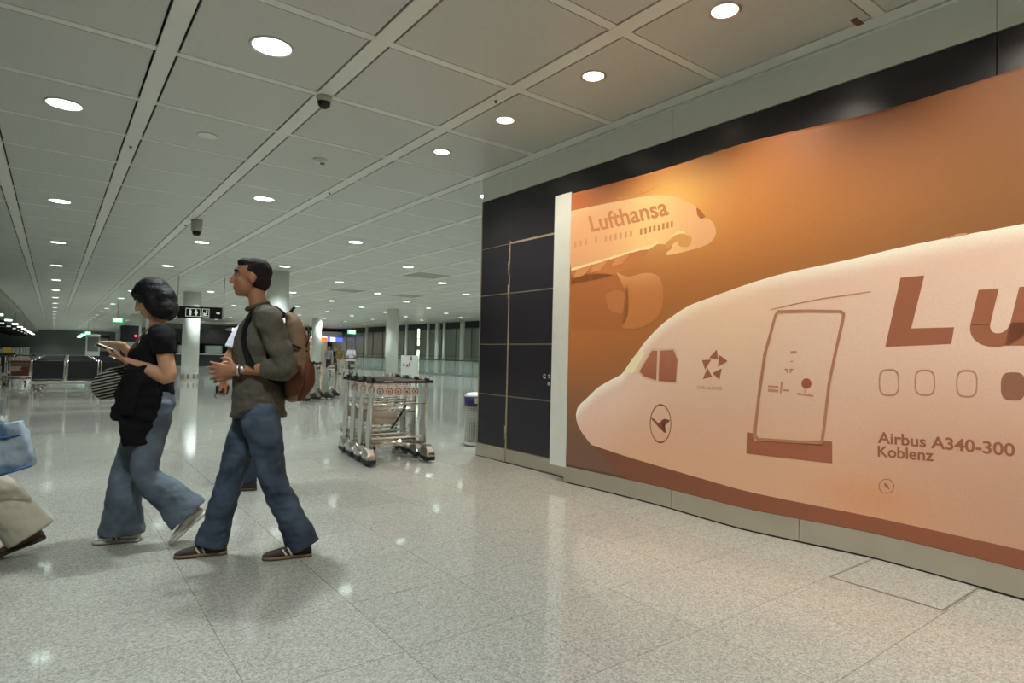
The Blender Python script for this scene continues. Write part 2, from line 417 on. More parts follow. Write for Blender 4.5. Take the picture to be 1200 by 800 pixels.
k = MB(); k.lathe([(.018, 0), (.018, -.006), (0, -.007)], (WALL-.004, 5.07, .975), 16, 'x'); k.build('lock_cylinder', 'steel', door, True)
# wavy banner surface
WY = [-2.2, -1.6, -1.0, -.5, 0, .5, 1.0, 1.25, 1.5, 1.8, 2.2, 2.6, 2.9, 3.4, 4.0, 4.6, 4.9]
WX = [4.25, 4.28, 4.30, 4.25, 4.2, 4.205, 4.26, 4.285, 4.30, 4.30, 4.235, 4.18, 4.19, 4.225, 4.215, 4.18, 4.175]
def BX(y):
    y = min(max(y, WY[0]), WY[-1]-1e-6)
    i = max(k for k in range(len(WY)-1) if WY[k] <= y)
    def m(k):
        a = max(k-1, 0); b = min(k+1, len(WY)-1); return (WX[b]-WX[a])/(WY[b]-WY[a])
    h = WY[i+1]-WY[i]; t = (y-WY[i])/h
    return (2*t**3-3*t*t+1)*WX[i]+(t**3-2*t*t+t)*h*m(i)+(-2*t**3+3*t*t)*WX[i+1]+(t**3-t*t)*h*m(i+1)
# steel plinths
base = empty('baseboard_right'); base['kind'] = 'structure'
MB().box(WALL-.012, WALL+.015, 5.85, YE+.01, .008, .155).build('base_plate', 'steel', base)
MB().box(WALL-.012, WALL+.015, 4.6, 4.853, .008, .155).build('base_plate', 'steel', base)
MB().box(WALL-.02, WALL+.02, 4.55, YE, 0, .008).build('floor_seal', 'dark_ink', base)
for (a, b_) in ((3.3, 4.62), (2.2, 3.3), (.55, 2.2), (-.9, .55), (-2.2, -.9)):
    n = max(8, int((b_-a)/.05)); v = []; f = []
    for q in range(n+1):
        y = a+.002+(b_-a-.004)*q/n; x = BX(y)+.012
        v += [(x, y, .014), (x, y, .195), (x+.02, y, .195), (x+.02, y, .014)]
    for q in range(n):
        for e in range(4): f.append((q*4+e, q*4+(e+1) % 4, q*4+4+(e+1) % 4, q*4+4+e))
    f += [(0, 1, 2, 3), (n*4+3, n*4+2, n*4+1, n*4)]
    MB().add(v, f).build('curved_plinth_plate', 'steel', base)
n = 120; v = []; f = []
for q in range(n+1):
    y = -2.2+6.82*q/n; x = BX(y)+.022
    v += [(x, y, .0), (x, y, .05), (WALL+.01, y, .05), (WALL+.01, y, 0)]
for q in range(n):
    for e in range(4): f.append((q*4+e, q*4+(e+1) % 4, q*4+4+(e+1) % 4, q*4+4+e))
f += [(0, 1, 2, 3), (n*4+3, n*4+2, n*4+1, n*4)]
MB().add(v, f).build('plinth_foot', 'dark_ink', base)

# ---------------------------------------------------------------- banner and its print
banner = empty('banner', (4.25, 4.6, .17)); tag(banner, 'tall wavy orange advertising banner printed with a white airliner nose along the wall', 'banner')
BI = Matrix.Translation((-4.25, -4.6, -.17))
BT, BB, BYE, BY0 = 2.947, .17, 4.575, -2.01
STEP = .03
def mixc(a, b, t): t = max(0, min(1, t)); return tuple(p+(q-p)*t for p, q in zip(a, b))
def sm(a, b, x): t = max(0, min(1, (x-a)/(b-a))); return t*t*(3-2*t)
INK = 1.0
def sky_ink(y, z):
    u = (4.575-y)/3.6
    top = mixc((186, 104, 58), (134, 90, 63), u); mid = mixc((188, 118, 64), (150, 104, 66), u); low = (124, 92, 76)
    c = mixc(mid, top, sm(2.2, 2.95, z)); c = mixc(c, low, sm(1.6, .3, z))
    g = math.exp(-(((y-3.35)/.62)**2+((z-2.6)/.36)**2)); c = mixc(c, (252, 208, 118), .9*g)
    g2 = math.exp(-(((y-2.6)/.9)**2+((z-2.35)/.55)**2)); c = mixc(c, (214, 138, 66), .55*g2)
    return c
def flat(c): return lambda y, z: c
LAYER = [0]
def decal(name, polys, ink, off, parent, sub_z=0):
    bm = bmesh.new()
    for p in polys:
        vs = [bm.verts.new((0, y, z)) for y, z in p]; bm.faces.new(vs)
    return finish(name, bm, ink, off, parent, sub_z)
def finish(name, bm, ink, off, parent, sub_z=0):
    bmesh.ops.triangulate(bm, faces=bm.faces)
    ys = [v.co.y for v in bm.verts]; zs = [v.co.z for v in bm.verts]
    k = math.ceil(min(ys)/STEP)
    while k*STEP < max(ys):
        bmesh.ops.bisect_plane(bm, geom=bm.verts[:]+bm.edges[:]+bm.faces[:], plane_co=(0, k*STEP, 0), plane_no=(0, 1, 0), dist=1e-6); k += 1
    if sub_z:
        k = math.ceil(min(zs)/sub_z)
        while k*sub_z < max(zs):
            bmesh.ops.bisect_plane(bm, geom=bm.verts[:]+bm.edges[:]+bm.faces[:], plane_co=(0, 0, k*sub_z), plane_no=(0, 0, 1), dist=1e-6); k += 1
    cols = []
    def bxl(y):
        a = math.floor(y/STEP+1e-6)*STEP; t = (y-a)/STEP; return BX(a)*(1-t)+BX(a+STEP)*t
    for v in bm.verts:
        cols.append(ink(v.co.y, v.co.z)); v.co.x = bxl(v.co.y)-off
    bmesh.ops.recalc_face_normals(bm, faces=bm.faces)
    for f in bm.faces:
        if f.normal.x > 0: f.normal_flip()
    me = bpy.data.meshes.new(name); bm.to_mesh(me); bm.free()
    me.transform(BI)
    at = me.color_attributes.new('ink', 'FLOAT_COLOR', 'POINT')
    for i, c in enumerate(cols): at.data[i].color = (*[min(1, q*INK) for q in lin(c)], 1)
    return link(name, me, 'print', parent)
# the sheet itself, with thickness
ks = list(range(math.floor(BY0/STEP), math.ceil(BYE/STEP))); ysn = [k*STEP for k in ks]+[BYE]
nz = 90; v = []; f = []; cols = []
for y in ysn:
    for q in range(nz+1):
        z = BB+(BT-BB)*q/nz; v.append((BX(y), y, z)); cols.append(sky_ink(y, z))
N = nz+1
for a in range(len(ysn)-1):
    for q in range(nz): f.append((a*N+q, (a+1)*N+q, (a+1)*N+q+1, a*N+q+1))
me = bpy.data.meshes.new('printed_sheet'); me.from_pydata(v, [], f); me.transform(BI); me.shade_smooth()
at = me.color_attributes.new('ink', 'FLOAT_COLOR', 'POINT')
for i, c in enumerate(cols): at.data[i].color = (*[min(1, q*INK) for q in lin(c)], 1)
sheet = link('printed_sheet', me, 'print', banner)
so = sheet.modifiers.new('thick', 'SOLIDIFY'); so.thickness = .012; so.offset = 1 
v = []; f = []
for q in range(9):
    y = BYE+(4.822-BYE)*q/8; v += [(BX(y)-.001, y, BB-.012), (BX(y)-.001, y, BT+.02), (BX(y)+.014, y, BT+.02), (BX(y)+.014, y, BB-.012)]
for q in range(8):
    for e in range(4): f.append((q*4+e, q*4+(e+1) % 4, q*4+4+(e+1) % 4, q*4+4+e))
f += [(0, 1, 2, 3), (35, 34, 33, 32)]
mb = MB().add(v, f); mb.v = [tuple(BI @ Vector(p)) for p in mb.v]; mb.build('white_margin', 'white_paint', banner)
for y in (4.7, 3.0, 1.4, -.2, -1.8):
    b = MB()
    for z in (.6, 2.6): b.box(BX(y)+.012, WALL+.001, y-.02, y+.02, z-.02, z+.02)
    b.v = [tuple(BI @ Vector(p)) for p in b.v]; b.build('standoff', 'steel', banner)
P={'edge_top':[(4.804,2.974),(4.584,2.94),(3.376,2.946),(2.573,2.951),(2.153,2.949),(1.755,2.94),(1.514,2.947),(0.962,2.952)],'edge_bot':[(4.834,0.157),(4.515,0.154),(3.941,0.156),(3.269,0.165),(2.141,0.198),(1.703,0.189),(1.336,0.194),(0.956,0.198)],'margin':[(4.804,2.974),(4.572,2.955),(4.576,0.179),(4.834,0.157)],'top':[(4.448,0.7),(4.416,0.787),(4.31,0.874),(4.165,0.988),(4.017,1.064),(3.888,1.122),(3.842,1.166),(3.764,1.259),(3.686,1.341),(3.594,1.442),(3.408,1.589),(3.154,1.716),(2.915,1.778),(2.698,1.83),(2.43,1.894),(2.28,1.923),(1.871,1.983),(1.616,2.021),(1.327,2.047),(0.96,2.068)],'low':[(4.448,0.7),(4.428,0.621),(4.363,0.535),(4.237,0.429)],'belly':[(4.237,0.429),(3.854,0.383),(3.451,0.348),(2.976,0.323),(2.522,0.298),(2.186,0.287),(1.79,0.277),(1.341,0.275),(0.956,0.278)],'under':[(4.237,0.429),(3.799,0.204)],'screen':[(3.852,1.137),(3.736,1.148),(3.605,1.331),(3.681,1.341)],'wframe':[(3.687,1.15),(3.539,1.365),(3.272,1.37),(3.231,1.275),(3.245,1.068),(3.467,1.071),(3.618,1.102)],'w1':[(3.666,1.161),(3.528,1.348),(3.468,1.349),(3.475,1.089),(3.608,1.117)],'w2':[(3.442,1.349),(3.292,1.356),(3.244,1.274),(3.258,1.081),(3.449,1.086)],'star':[[(2.845,1.361),(2.83,1.282),(2.918,1.293)],[(2.822,1.319),(2.745,1.274),(2.831,1.224)],[(2.796,1.214),(2.816,1.123),(2.884,1.172)],[(2.932,1.214),(2.884,1.144),(2.977,1.122)],[(2.987,1.275),(2.897,1.28),(2.955,1.198)]],'startext':[(3.03,1.039),(2.789,1.045),(3.031,1.064)],'ell':[(3.42,0.717),(3.302,0.729),(3.424,0.886)],'crane':[(3.534,0.757),(3.491,0.749),(3.449,0.722),(3.428,0.718),(3.408,0.749),(3.377,0.762),(3.315,0.758),(3.335,0.732),(3.366,0.709),(3.404,0.699),(3.407,0.684),(3.359,0.645),(3.377,0.643),(3.44,0.683),(3.48,0.715)],'door_o':[(2.355,1.652),(2.148,1.649),(1.938,1.637),(1.916,1.614),(1.917,1.586),(1.958,1.378),(2.002,1.129),(2.03,0.822),(2.043,0.722),(2.058,0.709),(2.493,0.688),(2.521,0.711),(2.519,0.773),(2.497,1.002),(2.455,1.333),(2.378,1.623)],'door_i':[(2.347,1.63),(2.147,1.629),(1.951,1.619),(1.936,1.605),(1.938,1.582),(1.977,1.378),(2.021,1.129),(2.049,0.821),(2.06,0.743),(2.074,0.728),(2.479,0.71),(2.498,0.728),(2.496,0.776),(2.475,1.003),(2.432,1.333),(2.362,1.614)],'sill':[(2.572,0.741),(2.521,0.738),(2.512,0.684),(2.058,0.701),(2.038,0.74),(1.988,0.738),(1.986,0.589),(2.574,0.581)],'arc':[(2.408,1.66),(2.241,1.694),(2.059,1.725),(1.922,1.741),(1.763,1.756),(1.763,1.748),(1.922,1.733),(2.059,1.717),(2.241,1.686),(2.408,1.652)],'dm':[[(2.263,1.353),(2.222,1.356),(2.224,1.336),(2.265,1.335)],[(2.264,1.284),(2.246,1.284),(2.247,1.276),(2.266,1.276)],[(2.304,1.227),(2.277,1.228),(2.28,1.196),(2.29,1.195),(2.29,1.215),(2.304,1.217)],[(2.269,1.228),(2.243,1.229),(2.247,1.217),(2.258,1.216),(2.262,1.196),(2.269,1.196)],[(2.328,1.13),(2.314,1.13),(2.323,1.048),(2.334,1.047)],[(2.419,1.101),(2.343,1.099),(2.344,1.084),(2.419,1.087)],[(2.419,1.074),(2.344,1.072),(2.344,1.052),(2.419,1.054)],[(2.312,1.078),(2.27,1.077),(2.269,1.063),(2.311,1.064)],[(2.167,1.082),(2.16,1.083),(2.163,1.059),(2.171,1.059)],[(2.215,1.058),(2.141,1.053),(2.109,1.047),(2.109,1.035),(2.219,1.044)]],'circ':[(2.155,1.126),(2.122,1.127),(2.155,1.163)],'wins':[[(1.65,1.157),(1.589,1.16),(1.651,1.245)],[(1.447,1.166),(1.39,1.168),(1.448,1.248)],[(1.227,1.171),(1.173,1.173),(1.227,1.253)],[(1.007,1.167),(0.955,1.169),(1.007,1.242)]],'L':[(1.587,1.829),(1.453,1.831),(1.524,1.504),(1.292,1.505),(1.307,1.406),(1.674,1.387)],'u':[(1.224,1.739),(1.103,1.74),(1.146,1.531),(1.138,1.501),(1.108,1.489),(1.067,1.494),(1.028,1.518),(1.016,1.548),(0.984,1.738)],'u0':[(1.259,1.476),(1.224,1.739),(0.96,1.74),(1.259,1.406)],'airbus':[(1.714,0.764),(0.996,0.782),(1.715,0.834)],'kob':[(1.713,0.675),(1.395,0.693),(1.714,0.744)],'dot':[(1.66,0.49),(1.614,0.499),(1.661,0.538)],'antenna':[(1.337,2.041),(1.282,2.063),(1.236,2.061),(1.216,2.05)],'b_body':[(4.57,2.77),(4.277,2.767),(3.98,2.76),(3.644,2.745),(3.432,2.713),(3.302,2.672),(3.172,2.607),(3.071,2.538),(3.041,2.489),(3.05,2.442),(2.95,2.42),(2.892,2.366),(2.87,2.297),(2.896,2.244),(2.969,2.207),(3.164,2.185),(3.369,2.178),(3.382,2.204),(3.318,2.247),(3.501,2.292),(3.688,2.28),(4.113,2.229),(4.553,2.17)],'b_cockpit':[(3.071,2.534),(3.034,2.511),(2.974,2.442),(3.021,2.427),(3.058,2.469)],'b_gear':[(3.397,2.288),(3.269,2.34),(3.179,2.326),(3.116,2.287),(3.139,2.222),(3.241,2.236),(3.28,2.282),(3.37,2.239)],'b_band':[(3.359,2.344),(3.269,2.367),(3.193,2.362),(3.187,2.342),(3.269,2.345),(3.346,2.334)],'b_text':[(4.286,2.517),(3.363,2.533),(4.336,2.674)],'b_win':[[(3.692,2.457),(3.665,2.457),(3.664,2.401),(3.691,2.401)],[(3.641,2.458),(3.614,2.458),(3.612,2.402),(3.639,2.402)],[(3.59,2.46),(3.563,2.461),(3.562,2.406),(3.588,2.405)],[(3.539,2.463),(3.513,2.463),(3.512,2.408),(3.538,2.408)],[(3.489,2.463),(3.463,2.463),(3.462,2.409),(3.488,2.409)],[(3.44,2.466),(3.414,2.466),(3.413,2.412),(3.438,2.412)],[(3.393,2.466),(3.367,2.466),(3.366,2.413),(3.392,2.413)],[(3.346,2.469),(3.321,2.468),(3.319,2.415),(3.345,2.416)]],'b_win2':[[(4.521,2.45),(4.489,2.45),(4.487,2.388),(4.519,2.387)],[(4.45,2.45),(4.418,2.45),(4.416,2.389),(4.448,2.388)],[(4.377,2.452),(4.346,2.453),(4.344,2.392),(4.375,2.391)],[(4.245,2.46),(4.215,2.461),(4.213,2.401),(4.243,2.4)],[(4.119,2.452),(4.089,2.453),(4.088,2.394),(4.117,2.393)],[(4.06,2.453),(4.031,2.454),(4.029,2.395),(4.058,2.394)],[(3.998,2.454),(3.969,2.454),(3.968,2.396),(3.997,2.395)],[(3.935,2.453),(3.906,2.454),(3.905,2.396),(3.933,2.395)],[(3.872,2.453),(3.844,2.454),(3.843,2.396),(3.871,2.396)],[(3.81,2.455),(3.783,2.455),(3.781,2.399),(3.809,2.398)]],'b_wingl':[(4.553,2.18),(4.113,2.231),(3.688,2.28),(3.501,2.303),(3.486,2.317),(3.47,2.298),(3.58,2.254),(3.687,2.259),(4.113,2.206),(4.552,2.151)],'b_wing':[(4.552,2.151),(4.113,2.206),(3.687,2.259),(3.58,2.254),(3.685,2.134),(3.877,2.089),(4.108,2.042),(4.548,2.007)],'b_eng':[(3.963,2.086),(3.82,2.029),(3.655,2.046),(3.522,2.029),(3.442,1.964),(3.413,1.838),(3.431,1.716),(3.487,1.636),(3.618,1.567),(3.753,1.549),(3.893,1.563),(3.825,1.648),(3.808,1.778),(3.83,1.888),(3.889,1.969)],'b_ring':[(4.551,2.103),(4.26,2.101),(3.962,2.052),(3.874,1.957),(3.82,1.822),(3.825,1.67),(3.893,1.563),(4.066,1.533),(4.306,1.549),(4.535,1.572)],'b_cone':[(4.09,1.883),(3.988,1.916),(3.873,1.891),(3.842,1.78),(3.882,1.694),(3.997,1.716),(4.066,1.769)],'b_fair':[[(4.48,2.144),(4.262,2.194),(4.383,2.089),(4.527,2.077)],[(4.262,2.175),(4.054,2.222),(4.17,2.121),(4.306,2.11)],[(3.981,2.214),(3.783,2.258),(3.893,2.161),(4.023,2.152)]],'b_tail':[(3.981,2.791),(3.699,2.781),(3.687,2.843),(3.667,2.779),(3.46,2.817),(3.645,2.766),(3.951,2.772)],'glow':(3.455,2.67),'ground':[(4.528,1.434),(4.492,0.192)]}
def spline(pts, n=6):
    out = []
    for i in range(len(pts)-1):
        p0, p1, p2, p3 = pts[max(i-1, 0)], pts[i], pts[i+1], pts[min(i+2, len(pts)-1)]
        for k in range(n):
            t = k/n
            out.append(tuple(.5*(2*b+(c-a)*t+(2*a-5*b+4*c-d)*t*t+(3*b-a-3*c+d)*t**3) for a, b, c, d in zip(p0, p1, p2, p3)))
    out.append(pts[-1]); return out
def interp(pts, y):   # pts sorted by decreasing y
    for (a, za), (b, zb) in zip(pts, pts[1:]):
        if b <= y <= a: return za+(zb-za)*(a-y)/max(1e-6, a-b)
    return pts[0][1] if y > pts[0][0] else pts[-1][1]
def smooth_loop(p):
    q = spline(list(p)+[p[0]], 4)[:-1]
    return q
INKB = (166, 104, 78)
topc = spline(P['top']); topc += [(.5, 2.085), (0, 2.095), (-.6, 2.1), (-1.2, 2.1), (BY0+.02, 2.1)]
lowc = spline(P['low'], 4); bel = spline(P['belly'], 3)+[(.4, .28), (-.5, .285), (BY0+.02, .29)]
def fus_ink(y, z):
    t = interp(topc, min(y, 4.44)); b = interp(bel, min(y, 4.23)); q = (z-b)/max(.05, t-b)
    c = mixc((226, 178, 146), (238, 206, 186), sm(.0, .8, q))
    c = mixc(c, (196, 152, 128), .75*sm(2.4, .6, y)*sm(.75, .1, q))
    c = mixc(c, (236, 200, 188), .5*math.exp(-((y-4.2)/.3)**2))
    rim = sm(.13, .0, t-z); c = mixc(c, (255, 250, 232), rim)
    g = math.exp(-(((y-2.75)/.5)**2+((z-1.6)/.4)**2)); c = mixc(c, (250, 214, 176), .6*g)
    g = math.exp(-(((y-1.75)/.35)**2+((z-.38)/.16)**2)); c = mixc(c, (226, 150, 104), .5*g)
    return c
fus = decal('printed_fuselage', [topc+bel[::-1]+lowc[::-1][1:-1]], fus_ink, .001, banner, .05)
fus['label'] = 'pale airliner nose and fuselage print'
def und_ink(y, z): return mixc((132, 84, 62), (152, 92, 68), sm(4.2, 1.5, y))
decal('printed_belly', [bel+[(BY0+.02, BB+.004), P['under'][1][:1]+(BB+.004,)]], und_ink, .001, banner, .1)
D2 = .002
decal('printed_windscreen', [P['screen']], flat((250, 238, 196)), D2, banner)
decal('printed_window_frame', [P['wframe']], flat((226, 190, 160)), D2, banner)
wi = lambda y, z: mixc((166, 104, 80), (182, 120, 92), sm(1.1, 1.3, z))
decal('printed_cockpit_window', [P['w1']], wi, .003, banner); decal('printed_cockpit_window', [P['w2']], wi, .003, banner)
for t in P['star']: decal('printed_star_point', [t], flat(INKB), D2, banner)
def ring(e, r0, n=40):
    (cy, cz), (ey, ez), (ty, tz) = e
    pt = lambda a, k: (cy+(ey-cy)*k*math.cos(a)+(ty-cy)*k*math.sin(a), cz+(ez-cz)*k*math.cos(a)+(tz-cz)*k*math.sin(a))
    if r0 <= 0: return [[pt(2*PI*i/n, 1) for i in range(n)]]
    return [[pt(2*PI*i/n, 1), pt(2*PI*(i+1)/n, 1), pt(2*PI*(i+1)/n, r0), pt(2*PI*i/n, r0)] for i in range(n)]
def rrect(e, r0, n=40, p=3.2):
    (cy, cz), (ey, ez), (ty, tz) = e
    def pt(a, k):
        c, s_ = math.cos(a), math.sin(a); q = (abs(c)**p+abs(s_)**p)**(-1/p)*k
        return (cy+(ey-cy)*q*c+(ty-cy)*q*s_, cz+(ez-cz)*q*c+(tz-cz)*q*s_)
    if r0 <= 0: return [[pt(2*PI*i/n, 1) for i in range(n)]]
    return [[pt(2*PI*i/n, 1), pt(2*PI*(i+1)/n, 1), pt(2*PI*(i+1)/n, r0), pt(2*PI*i/n, r0)] for i in range(n)]
decal('printed_emblem_ring', ring(P['ell'], .93), flat((140, 84, 64)), D2, banner)
decal('printed_crane', [P['crane']], flat((140, 84, 64)), D2, banner)
do, di = P['door_o'], P['door_i']; nn = len(do)
decal('printed_door_outline', [[do[i], do[(i+1) % nn], di[(i+1) % nn], di[i]] for i in range(nn)], flat((186, 130, 100)), .003, banner)
decal('printed_door_sill', [P['sill']], flat((166, 102, 76)), D2, banner)
decal('printed_drip_line', [P['arc']], flat((196, 142, 110)), D2, banner)
for t in P['dm']: decal('printed_door_marking', [t], flat((202, 142, 112)), D2, banner)
decal('printed_door_dot', ring(P['circ'], 0), flat((168, 96, 76)), D2, banner)
ws = P['wins']
for w_ in ws[:3]: decal('printed_cabin_window', rrect(w_, .86), flat((186, 136, 108)), D2, banner)
for k in range(0, 12):
    y = 1.007-.22*k; decal('printed_cabin_window', rrect([(y, 1.168), (y-.055, 1.17), (y, 1.246)], 0), flat((150, 104, 84)), D2, banner)
decal('printed_static_port', ring(P['dot'], .9)+[[(P['dot'][0][0]+.015, P['dot'][0][1]+.02), (P['dot'][0][0]-.005, P['dot'][0][1]+.015), (P['dot'][0][0]-.02, P['dot'][0][1]-.02), (P['dot'][0][0]+.01, P['dot'][0][1])]], flat((160, 104, 80)), D2, banner)
decal('printed_antenna', [P['antenna']], flat((214, 168, 130)), D2, banner)
# lettering
def text2d(body, off=0, shear=0, space=1.0):
    cu = bpy.data.curves.new('txt', 'FONT'); cu.body = body; cu.offset = off; cu.shear = shear; cu.space_character = space
    ob = bpy.data.objects.new('txt', cu); COL.objects.link(ob)
    dg = bpy.context.evaluated_depsgraph_get(); me = bpy.data.meshes.new_from_object(ob.evaluated_get(dg))
    v = [(p.co.x, p.co.y) for p in me.vertices]; f = [tuple(q.vertices) for q in me.polygons]
    bpy.data.objects.remove(ob); bpy.data.curves.remove(cu); bpy.data.meshes.remove(me)
    return v, f
def text_decal(name, body, o, r, u, ink, off=D2, bold=0, shear=0, cap=None):
    # o origin, r right end of baseline, u point a cap height above the origin (all in y,z)
    v, f = text2d(body, bold, shear)
    w = max(p[0] for p in v); x0 = min(p[0] for p in v); h = cap or .7
    bm = bmesh.new(); vs = []
    for x, y in v:
        a = (x-x0)/(w-x0); b = y/h
        vs.append(bm.verts.new((0, o[0]+(r[0]-o[0])*a+(u[0]-o[0])*b, o[1]+(r[1]-o[1])*a+(u[1]-o[1])*b)))
    for q in f:
        try: bm.faces.new([vs[i] for i in q])
        except ValueError: pass
    return finish(name, bm, ink, off, banner)
INKT = (160, 100, 75)
a = P['airbus']; text_decal('printed_lettering', 'Airbus A340-300', a[0], a[1], a[2], flat(INKT), bold=.022)
a = P['kob']; text_decal('printed_lettering', 'Koblenz', a[0], a[1], a[2], flat(INKT), bold=.022)
a = P['startext']; text_decal('printed_lettering', 'STAR ALLIANCE', a[0], a[1], a[2], flat((190, 140, 112)), bold=.01)
decal('printed_letter', [P['L']], flat((164, 104, 78)), D2, banner)
# heavy slanted u f t h a n s a : built from a stroke alphabet on a unit cell, x height .68
def strokes(ch):
    T = .27
    def bar(x0, y0, x1, y1): return [[(x0, y0), (x1, y0), (x1, y1), (x0, y1)]]
    def arc(cx, cy, ro, rx, a0, a1, n=14, t=T):
        out = []
        for i in range(n):
            a, b = math.radians(a0+(a1-a0)*i/n), math.radians(a0+(a1-a0)*(i+1)/n)
            out.append([(cx+rx*math.cos(a), cy+ro*math.sin(a)), (cx+rx*math.cos(b), cy+ro*math.sin(b)), (cx+(rx-t)*math.cos(b), cy+(ro-t*.72)*math.sin(b)), (cx+(rx-t)*math.cos(a), cy+(ro-t*.72)*math.sin(a))])
        return out
    X = .82
    if ch == 'u': return bar(0, .3, T, X)+arc(.4, .32, .34, .4, 180, 360)+bar(.8-T, 0, .8, X), .9
    if ch == 'n': return bar(0, 0, T, X)+arc(.4, .48, .34, .4, 0, 180)+bar(.8-T, 0, .8, .5), .9
    if ch == 'h': return bar(0, 0, T, 1.12)+arc(.4, .48, .34, .4, 0, 180)+bar(.8-T, 0, .8, .5), .9
    if ch == 'f': return bar(.1, 0, .1+T, .85)+arc(.1+.36, .82, .3, .36, 90, 180)+bar(.44, 1.12-.2, .6, 1.12)+bar(0, .62, .56, X), .64
    if ch == 't': return bar(.1, .28, .1+T, 1.05)+arc(.1+.34, .3, .3, .34, 180, 270)+bar(.44, 0, .58, .2)+bar(0, .62, .56, X), .64
    if ch == 'a': return bar(.8-T, 0, .8, .5)+arc(.42, .48, .34, .38, 0, 165)+arc(.34, .24, .25, .34, 0, 360, 22, .24), .9
    if ch == 's': return arc(.36, .6, .23, .36, 20, 270, t=.24)+arc(.36, .22, .23, .36, -160, 90, t=.24), .78
    return [], .5
px_ = 1.235
for ch in 'ufthansa':
    pol, adv = strokes(ch); sx, sz = .36, .395
    out = [[(px_-(x*sx)-.2*(y*sz), 1.395+y*sz) for x, y in q] for q in pol]
    decal('printed_letter', out, flat((164, 104, 78)), D2, banner); px_ -= adv*sx+.03
# the second aircraft, upper left
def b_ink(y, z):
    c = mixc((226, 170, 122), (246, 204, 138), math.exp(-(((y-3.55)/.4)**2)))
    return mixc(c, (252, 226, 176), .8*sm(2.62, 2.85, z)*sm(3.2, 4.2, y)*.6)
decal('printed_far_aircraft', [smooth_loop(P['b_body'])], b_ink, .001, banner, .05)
decal('printed_far_cockpit', [P['b_cockpit']], flat((176, 108, 56)), D2, banner)
decal('printed_far_gear', [smooth_loop(P['b_gear'])], flat((214, 156, 90)), D2, banner); decal('printed_far_strip', [P['b_band']], flat((252, 214, 150)), D2, banner)
decal('printed_far_wing', [P['b_wing']], flat((196, 126, 74)), .001, banner); decal('printed_far_wing_edge', [P['b_wingl']], flat((250, 216, 160)), D2, banner)
for t in P['b_fair']: decal('printed_far_fairing', [t], flat((216, 150, 96)), .003, banner)
decal('printed_far_engine_intake', [smooth_loop(P['b_ring'])], flat((178, 110, 62)), .001, banner)
decal('printed_far_engine', [smooth_loop(P['b_eng'])], lambda y, z: mixc((198, 128, 74), (234, 174, 120), sm(1.85, 2.2, z)), D2, banner, .05)
decal('printed_far_engine_cone', [smooth_loop(P['b_cone'])], flat((192, 124, 76)), D2, banner)
decal('printed_far_tail', [P['b_tail']], flat((214, 146, 76)), D2, banner)
for t in P['b_win']: decal('printed_far_window', [t], flat((196, 136, 84)), D2, banner)
for t in P['b_win2']: decal('printed_far_window', [t], flat((212, 154, 110)), D2, banner)
a = P['b_text']; text_decal('printed_lettering', 'Lufthansa', a[0], a[1], a[2], flat((200, 134, 84)), bold=.022)
# ---------------------------------------------------------------- columns
def column(x, y, label):
    t = empty('column', (x, y, 0)); tag(t, label, 'column', 'round white columns')
    r = .31
    MB().lathe([(r, .3), (r, C-.001)], n=40).build('shaft', 'column_white', t, True)
    MB().lathe([(r+.012, 0), (r+.012, .07), (r+.004, .08), (r+.004, .28), (r+.012, .285), (r+.012, .3), (r, .302)], n=40).build('base_collar', 'steel', t, True)
    for k in range(10):
        a = 2*PI*k/10; m = Matrix.Rotation(a, 4, 'Z')
        b = MB(); b.box(r, r+.008, -.035, .035, .09, .27, m); b.build('collar_slot', 'mid_grey', t)
    return t
column(5.08, 17.9, 'round white column behind the man with backpack')
column(4.37, 27.0, 'round white column under the black restroom sign')
column(4.4, 39.3, 'round white column hidden largely behind the woman')
column(4.45, 48.2, 'distant white column left of the woman, by the dark kiosk')
column(13.9, 28.6, 'white column beside the freestanding notice board')
column(14.2, 40.7, 'distant white column beside the lit shop')
column(-5.2, 24.0, 'white column beyond the left edge of view')

# ---------------------------------------------------------------- hanging restroom sign
sg = empty('hanging_sign', (3.62, 20.9, 2.4), math.radians(-20)); tag(sg, 'black hanging restroom sign with white pictograms and arrow', 'sign')
MB().box(-.62, .62, -.05, .05, -.18, .18).build('sign_box', 'sign_black', sg, bevel=.006)
for x in (-.64, .66):
    MB().tube([(x, 0, -.14), (x, 0, C-2.4)], .011, 8).build('hanger_rod', 'mid_grey', sg)
    b = MB(); b.box(min(x, .62 if x > 0 else -.62), max(x, .62 if x > 0 else -.62), -.01, .01, -.1, -.08); b.build('bracket', 'mid_grey', sg)
def flatp(polys, name, par, m='sign_white', y=-.052):
    b = MB()
    for p in polys: b.prism(p, lambda a, c, d: (a, y-d, c), .003)
    b.build(name, m, par)
def circ(cx, cz, r, n=14): return [(cx+r*math.cos(2*PI*k/n), cz+r*math.sin(2*PI*k/n)) for k in range(n)]
def frame2(x0, x1, z0, z1, t=.012): return [[(x0, z0), (x1, z0), (x1, z0+t), (x0, z0+t)], [(x0, z1-t), (x1, z1-t), (x1, z1), (x0, z1)], [(x0, z0), (x0+t, z0), (x0+t, z1), (x0, z1)], [(x1-t, z0), (x1, z0), (x1, z1), (x1-t, z1)]]
for cx in (-.27, -.11):
    sk = cx > -.2
    body = [[(cx-.035, .04), (cx+.035, .04), (cx+(.05 if sk else .03), -.03), (cx-(.05 if sk else .03), -.03)], [(cx-.025, -.03), (cx-.004, -.03), (cx-.004, -.1), (cx-.025, -.1)], [(cx+.004, -.03), (cx+.025, -.03), (cx+.025, -.1), (cx+.004, -.1)], circ(cx, .068, .022)]
    flatp(body, 'person_pictogram', sg)
